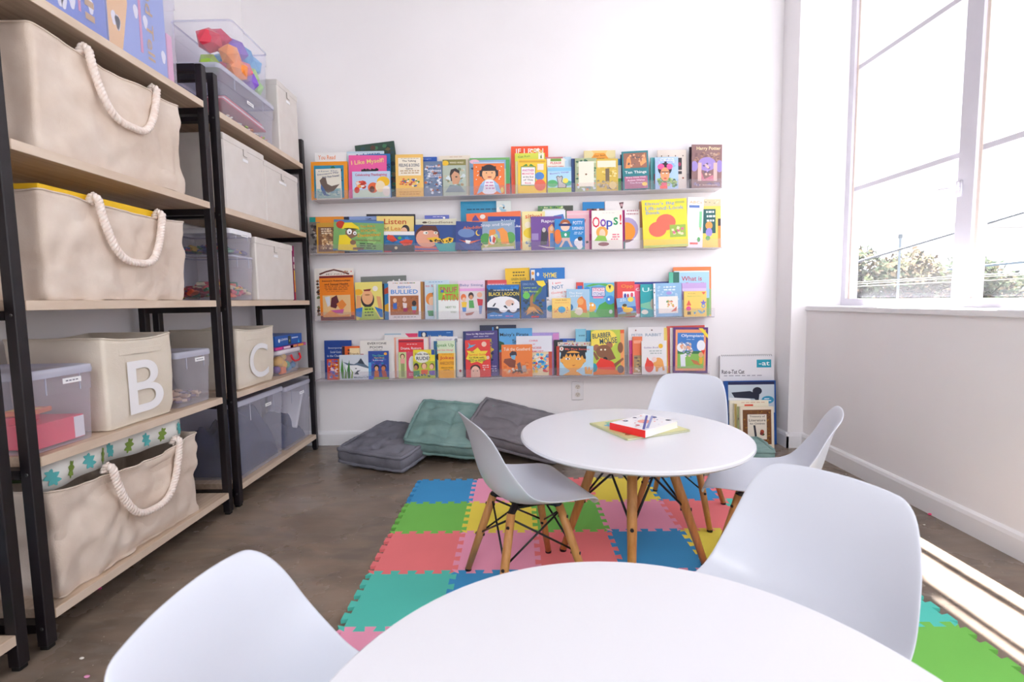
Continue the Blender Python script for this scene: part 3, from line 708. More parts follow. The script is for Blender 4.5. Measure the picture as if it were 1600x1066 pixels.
def pdeco(t, hh):
    m = MB()
    for k, (y0, y1, c) in enumerate(((-.97, -.62, 'e83a8a'), (-.5, .1, 'f2d8e4'), (-.1, .35, 'f0a060'), (.42, .8, 'f6a83a'), (.85, .97, 'd86aa8'))): m.box((hh[0]-.0005, y0*hh[1], .003), (hh[0]+.0012, y1*hh[1], 2*hh[2]-.003), mat(c, .5))
    m.build('side_print', t)
carton('flat_puzzle_box', 'thin purple and orange puzzle box between the clear tub and the blue box', 'box', (-1.56, 2.68, LV[1]+.149), (-1.335, 3.075, LV[1]+.167), mat('a23a8c', .4), deco=pdeco)
def bdeco(t, hh):
    m = MB(); m.add(*text_mesh('LEARN', hh[1]*.5, .012, .01), mat('f4f8ff', .5), Matrix.Translation((hh[0]+.0012, -hh[1]*.38, hh[2]*1.25)) @ Matrix.Rotation(PI/2, 4, 'Z'))
    for k in range(5): m.box((hh[0]+.0002, hh[1]*(.2+.1*k), hh[2]*1.2), (hh[0]+.0012, hh[1]*(.27+.1*k), hh[2]*1.42), mat('e8f2ff', .5))
    m.box((hh[0]+.0002, -hh[1]*.08, .006), (hh[0]+.001, hh[1]*.12, 2*hh[2]-.006), mat('26323a', .5)); m.ball((hh[0], hh[1]*.02, hh[2]*.85), .010, mat('a8b46a', .5), 10, (.15, 1, 1))
    m.prism([(0, 0), (.02, 0), (.01, .02)], 0, .001, mat('38c0f0', .5), Matrix.Translation((hh[0], hh[1]*.66, .006)) @ Matrix(((0, 0, 1, 0), (1, 0, 0, 0), (0, 1, 0, 0), (0, 0, 0, 1))))
    for sy in (-.72,): m.ball((hh[0], hh[1]*sy, hh[2]*1.1), .011, mat('f2f6ff', .5), 10, (.15, 1, 1))
    m.build('side_print', t)
carton('blue_game_box', 'bright blue game box on top of the purple puzzle box', 'box', (-1.55, 2.69, LV[1]+.168), (-1.34, 3.03, LV[1]+.228), mat('1057b0', .4), deco=bdeco)
# top of the corner unit
clear_bin('clear lidded bin of red striped things under the bin of faceted balls', 2.29, 2.81, LV[4], .235, depth=.31, tagpos=(.5, .62))
blob_pile('craft_odds_and_ends', 'loose pale craft bits along the bottom of the top shelf bin', 'craft bits', -1.46, 2.56, LV[4]+.008, .25, .44, .05, 150, .013, ['e6dcd4', 'c98a70', 'f0ece8', 'd86a78', 'a8b86a', '8a7a88'], 8)
pd = thing('red_striped_folder', 'red and white striped folders curving inside the top shelf bin', 'folder', (-1.47, 2.53, LV[4]+.075), 0, rot=(math.radians(-3), 0, 0))
for k, c in enumerate(('d8506c', 'f2e6ea', 'e06a80', '54506a')):
    MB().box((-.12, -.20+.01*k, .009*k), (.13, .19-.02*k, .009*k+.007), mat(c, .5), bev=.001).build('folder_sheet', pd)
gb = clear_bin('clear open bin heaped with big bright faceted balls on the top shelf', 2.42, 2.76, LV[4]+.236, .25, depth=.30, lid=0, tagw=0, rib=False)
GEM = [('e8324e', -.02, 2.475, .135, .052), ('d82a5c', -.02, 2.555, .175, .05), ('7a3fc8', .03, 2.60, .15, .05), ('ff9a3c', .06, 2.50, .085, .045), ('ff9438', .07, 2.535, .035, .047), ('f05070', .06, 2.60, .06, .047), ('4aa8e0', .02, 2.67, .155, .055), ('5ab4ea', .05, 2.71, .13, .045), ('a6dc6c', .06, 2.665, .065, .042), ('8a5fd0', .075, 2.625, .022, .044), ('9fdc6a', .06, 2.70, .03, .04), ('a0cc3c', -.03, 2.48, .035, .045), ('f0708a', -.04, 2.60, .055, .05), ('4fb0e0', -.06, 2.64, .11, .05)]
GN = ['crimson', 'magenta red', 'violet', 'light orange, upper', 'deep orange, lower', 'coral', 'sky blue, larger', 'sky blue, end', 'pale lime', 'lilac', 'lime, lower', 'olive green', 'rose', 'blue, rear']
for k, ((c, x, y, z, r), nm) in enumerate(zip(GEM, GN)):
    me = bpy.data.meshes.new('faceted_ball'); import bmesh
    bm = bmesh.new(); bmesh.ops.create_icosphere(bm, subdivisions=1, radius=r*1.17); 
    for v in bm.verts: v.co *= 1+.06*noise.noise(v.co*40+Vector((k, 0, 0)))
    bm.to_mesh(me); bm.free(); me.materials.append(mat(c, .35)); o = bpy.data.objects.new('faceted_ball', me); col.objects.link(o)
    o.location = (-1.445+x, 2.59+(y-2.59)*1.08, LV[4]+.245+z*1.1+.02); o.rotation_euler = (k*.7, k*1.3, k); tag(o, f'{nm} faceted toy ball in the open top bin', 'toy ball', 'faceted balls in the top clear bin')
# top of the bag unit: clear bin with picture game boxes
clear_bin('tall clear bin around the blue cloud-patterned game boxes on the top shelf', 1.42, 2.04, LV[4], .42, depth=.31, lid=0, tagw=0, rib=False, flare=.02)
def cloudbox(label, y0, y1, hgt, c, txt, orange=False):
    t = thing('cloud_game_box', label, 'game box', (-1.385, (y0+y1)/2, LV[4]+.01), 0, 'blue cloud pattern game boxes'); hy = (y1-y0)/2
    MB().box((-.11, -hy, 0), (.035, hy, hgt), mat(c, .4), bev=.002).build('carton_body', t)
    m = MB(); Q = Matrix(((0, 0, 1, .0352), (1, 0, 0, 0), (0, 1, 0, 0), (0, 0, 0, 1)))
    rr = random.Random(hash(txt) % 99 if False else len(txt))
    for k in range(9):
        cy, cz = rr.uniform(-.85, .85)*hy, rr.uniform(.04, .95)*hgt
        m.prism([(cy+.011*math.cos(a)*(1+.2*math.sin(3*a)), cz+.024*math.sin(a)) for a in [2*PI*q/14 for q in range(14)]], 0, .001, mat('f4f4fb', .5), Q)
    if orange: m.prism([(-hy, 0), (-hy*.62, 0), (-hy*.35, hgt*.5), (-hy*.45, hgt), (-hy, hgt)], 0, .0006, mat('f8c684', .5), Q)
    m.build('printed_clouds', t)
    vs, fs = text_mesh(txt, hgt*.78, .035, .008, 0)
    MB().add(vs, fs, mat('c9a06a', .5), Matrix.Translation((.0372, hy*.38, hgt*.5)) @ Matrix.Rotation(PI/2, 4, 'Z') @ Matrix.Rotation(PI/2, 4, 'Y')).build('title_lettering', t)
    m = MB().box((.0353, hy*.02, .05), (.0362, hy*.10, hgt), mat('e08ab0', .5)); m.build('pink_stripe', t)
cloudbox('deep blue cloud game box nearer the cut-off end of the top shelf', 1.48, 1.70, .36, '5f7fd8', 'Tell')
cloudbox('lighter blue cloud game box with an orange edge, beside the deep blue one', 1.705, 1.985, .37, '8fa6e6', 'and Tell', True)
pk = carton('pink_toy_packet', 'pink and lilac packet at the end of the clear bin on the top shelf', 'packet', (-1.45, 1.99, LV[4]+.01), (-1.35, 2.02, LV[4]+.20), mat('f0a6c8', .4))
# leaf border strips in the lowest bag
LX = XB-.045
lf = thing('leaf_border_strip', 'white wavy border strip printed with teal and olive leaves, in the lowest bag', 'border strip', (LX, 1.34, LV[0]+.285), 0)
n = 60; pth = [(.022*math.sin(i/n*9)+.01*math.sin(i/n*23), i/n*.60, .012*(i/n)+.006*math.sin(i/n*7)) for i in range(n+1)]
mb = MB(); mb.rings([[(x, y, z+.03) for x, y, z in pth], [(x, y, z+.108) for x, y, z in pth]], mat('f3f3ee', .6), False, False)
s = mb.build('paper_strip', lf, True); q = s.modifiers.new('thickness', 'SOLIDIFY'); q.thickness = .0012
for k in range(9):
    i = 3+int(k*6.5); x, y, z = pth[i]; tx, ty = pth[i+1][0]-pth[i-1][0], pth[i+1][1]-pth[i-1][1]; L = math.hypot(tx, ty); ang = math.atan2(ty, tx)
    big = k % 2 == 0; leafp = []
    for a in range(28):
        th = 2*PI*a/28; rad = (1+.38*math.sin(7*th)); leafp.append((.0125*rad*math.cos(th)*(1.25 if big else .9), .0285*math.sin(th)*(.85+.12*math.sin(7*th))))
    T = Matrix.Translation((x+math.sin(ang)*.0016, y-math.cos(ang)*.0016, z+.066)) @ Matrix.Rotation(ang, 4, 'Z') @ Matrix.Rotation(PI/2, 4, 'X') @ Matrix.Rotation(.35 if big else -.3, 4, 'Z')
    MB().prism(leafp, -.0004, .0006, mat('5fbfc0' if big else '7d9a3e', .6), T).build('printed_leaf', lf)
gp = thing('dark_green_folder', 'dark green and gold folders lying flat behind the leaf strip', 'folder', (XB-.19, 1.64, LV[0]+.33), 0)
for k, c in enumerate(('3a4a26', '6a5a24', '2a3a2a', '506a2c')): MB().box((-.09, -.25+.03*k, .010*k), (.09, .27-.02*k, .010*k+.008), mat(c, .5), bev=.001).build('folder_sheet', gp)
# cut-off unit
clear_bin('clear bin with a bluish lid at the cut-off edge of the photo, lowest shelf', .80, 1.172, LV[0], .20, depth=.30, flare=.06, tagw=0, lidm=clear_mat('bluish_lid_plastic', 'd6ecf8', 'c4e2f2', .6, .25))
tag(MB().box((-1.40, 1.08, LV[0]+.01), (-1.36, 1.14, LV[0]+.05), mat('7ed048', .5), bev=.006).build('green_toy_brick'), 'bright green toy brick inside the bluish-lidded bin', 'toy brick')
soft_bin('canvas_storage_bag', 'sand canvas bag at the photo edge on the cut-off unit, above the bluish-lidded bin', 'bag', XB-.02, .62, 1.15, LV[0]+.0, .01, .30, M_canvas, 41, 0, .001, GB) if False else None
# debris on the concrete
for k, (x, y, c, s, lb) in enumerate(((155, 921, 'e0308a', .007, 'magenta paper bit on the concrete under the lowest bag shelf'), (136, 1059, 'f0a0c8', .006, 'pale pink pompom on the concrete at the bottom corner'), (1453, 805, 'e8407a', .008, 'magenta paper bit by the skirting below the window'), (191, 1052, 'e9e2da', .004, 'white crumb on the concrete near the pompom'), (128, 1030, 'ece6dc', .005, 'white crumb on the concrete in front of the black foot'), (1444, 821, 'e8e4de', .004, 'white crumb on the concrete beside the magenta bit'))):
    d = (x-800)/FPX*CR-(y-533)/FPX*CU+_f; p = EYE-d*(EYE.z/d.z)
    tag(MB().ball((p.x, p.y, s*.5), s, mat(c, .7), 8, (1.3, .8, .5)).build('paper_bit', None, True), lb, 'paper bit', 'bits dropped on the concrete')
# ------------------------------------------------------------------ wall ledges with picture books
LED = [((489, 313.5), (1128, 294)), ((484, 397.5), (1128, 387.5)), ((492, 502.5), (1116, 496)), ((492, 596), (1109, 585))]
YF = 3.108
def ledge_z(s, X):
    a, b = LED[s]; A = at(*a, YF); B = at(*b, YF); return A.z+(B.z-A.z)*(X-A.x)/(B.x-A.x)
for s, nm in enumerate(('highest', 'second highest', 'third highest', 'lowest')):
    a, b = LED[s]; A = at(*a, YF); B = at(*b, YF); L = (B-A).length; ang = math.atan2(B.z-A.z, B.x-A.x)
    t = thing('book_ledge', f'{nm} of the four clear acrylic book ledges on the back wall', 'book ledge', tuple(A), group='acrylic book ledges', rot=(0, -ang, 0))
    MB().box((0, 0, 0), (L, YB-YF, .0045), M_ledge).build('ledge_base', t)
    MB().box((0, -.0035, 0), (L, 0, .058), M_acryl, bev=.0008).build('front_lip', t)
    MB().box((0, YB-YF-.004, .0045), (L, YB-YF-.0005, .12), M_acryl).build('back_plate', t)
    for q in (.02, .32, .63, .985): MB().ball((q*L, YB-YF-.005, .10), .004, mat('77757a', .3, .8), 8, (1, .4, 1)).build('screw', t)
def art(mb, spec, w, h, y0=-.0004):
    y = y0
    for it in spec.split(';'):
        it = it.strip()
        if not it: continue
        f = it.split(); op = f[0]; y -= .00012
        def poly(P, c): mb[0].add([(min(max(px_, .004), .996)*w, y, min(max(pz, .004), .996)*h) for px_, pz in P], [tuple(range(len(P)))], mat(c, .45))
        if op == 'R': x0, z0, x1, z1 = map(float, f[1:5]); poly([(x0, z0), (x1, z0), (x1, z1), (x0, z1)], f[5])
        elif op == 'E':
            cx, cz, rx, rz = map(float, f[1:5]); poly([(cx+rx*math.cos(2*PI*k/18), cz+rz*math.sin(2*PI*k/18)) for k in range(18)], f[5])
        elif op == 'P':
            v = list(map(float, f[2:])); poly(list(zip(v[::2], v[1::2])), f[1])
        elif op == 'S':      # loose painted dabs
            x0, z0, x1, z1 = map(float, f[1:5]); n = int(f[5]); sz = float(f[6]); cs = f[7].split(','); rr = random.Random(it)
            for k in range(n):
                cx, cz = rr.uniform(x0+sz*.6, x1-sz*.6), rr.uniform(z0+sz*.6*w/h, z1-sz*.6*w/h); a0 = rr.uniform(0, 6.3); m = rr.randint(4, 6); e = rr.uniform(.5, 1)
                y -= .000005
                poly([(cx+sz*.6*math.cos(a0+2*PI*j/m)*rr.uniform(.6, 1), cz+sz*.6*e*w/h*math.sin(a0+2*PI*j/m)*rr.uniform(.6, 1)) for j in range(m)], rr.choice(cs))
        elif op == 'F':      # a simple drawn face: cx cz radius skin hair
            cx, cz, r = map(float, f[1:4]); k = w/h
            poly([(cx+1.12*r*math.cos(2*PI*j/18), cz+r*k*.22+1.08*r*k*math.sin(2*PI*j/18)) for j in range(18)], f[5])
            y -= .00005; poly([(cx+r*math.cos(2*PI*j/18)*.9, cz+r*k*math.sin(2*PI*j/18)) for j in range(18)], f[4])
            y -= .00005; poly([(cx-.9*r, cz+r*k*.45), (cx+.9*r, cz+r*k*.45), (cx+.75*r, cz+r*k*1.05), (cx-.75*r, cz+r*k*1.05)], f[5])
            y -= .00005
            for q in (-.38, .38): poly([(cx+q*r+.1*r*math.cos(2*PI*j/8), cz+r*k*.08+.1*r*k*math.sin(2*PI*j/8)) for j in range(8)], '332')
            poly([(cx-.3*r, cz-r*k*.4), (cx, cz-r*k*.55), (cx+.3*r, cz-r*k*.4), (cx, cz-r*k*.48)], 'b04a40')
        elif op == 'L':      # lines of small print: x0 z0 x1 n pitch colour
            x0, z0, x1 = map(float, f[1:4]); n = int(f[4]); pt = float(f[5]); rr = random.Random(it)
            for k in range(n):
                x = x0+rr.uniform(0, .05); z = z0-k*pt
                while x < x1-.03:
                    q = min(rr.uniform(.05, .14), x1-x); poly([(x, z), (x+q, z), (x+q, z+pt*.45), (x, z+pt*.45)], f[6]); x += q+.03
        elif op in 'TI':     # title: cx cz w h colour words ; I = slanted upward
            cx, cz, tw, th = map(float, f[1:5]); vs, fs = text_mesh(' '.join(f[6:]), tw*w, th*h, .012, .09 if op == 'I' else 0)
            mb[1].add([(cx*w+v[0], y, cz*h+v[2]) for v in vs], fs, mat(f[5], .45))
def book(name, label, cat, w, h, c, spec, th=.009, group=None, pages='f3efe6', soft=False):
    t = thing(name, label, cat, (0, 0, 0), 0, group); k = .0012; m = mat(c, .4)
    cv = MB().box((0, 0, 0), (w, k, h), m).box((0, th-k, 0), (w, th, h), m).box((0, k, 0), (.0016, th-k, h), m)
    cv.build('cover', t)
    i = .0008 if soft else .003
    MB().box((.0017, k+.0001, i), (w-i, th-k-.0001, h-i), mat(pages, .8)).build('pages', t)
    mb = [MB(), MB()]; art(mb, spec, w, h)
    if mb[0].v: mb[0].build('cover_picture', t)
    if mb[1].v: mb[1].build('title_lettering', t)
    return t
LEAN = math.radians(-3.2)
GR = ['books on the highest ledge', 'books on the second highest ledge', 'books on the third ledge', 'books on the lowest ledge']
def place(s, x0, x1, yt, layer, c, tilt, label, spec):
    Y = YF+.004+.0158*layer; A = at(x0, yt+40, Y); B = at(x1, yt+40, Y); w = B.x-A.x
    zb = ledge_z(s, (A.x+B.x)/2)+.006; top = at((x0+x1)/2, yt, Y+.01); h = top.z-zb
    t = book('picture_book', label, 'book', w, h, c, spec, .0095 if layer < 4 else .0085, GR[s])
    a = math.radians(tilt); t.rotation_euler = (LEAN, -a, 0)
    dz = w*math.sin(-a) if a < 0 else 0
    t.location = (A.x, Y, max(ledge_z(s, A.x), ledge_z(s, B.x))+.0055+dz)
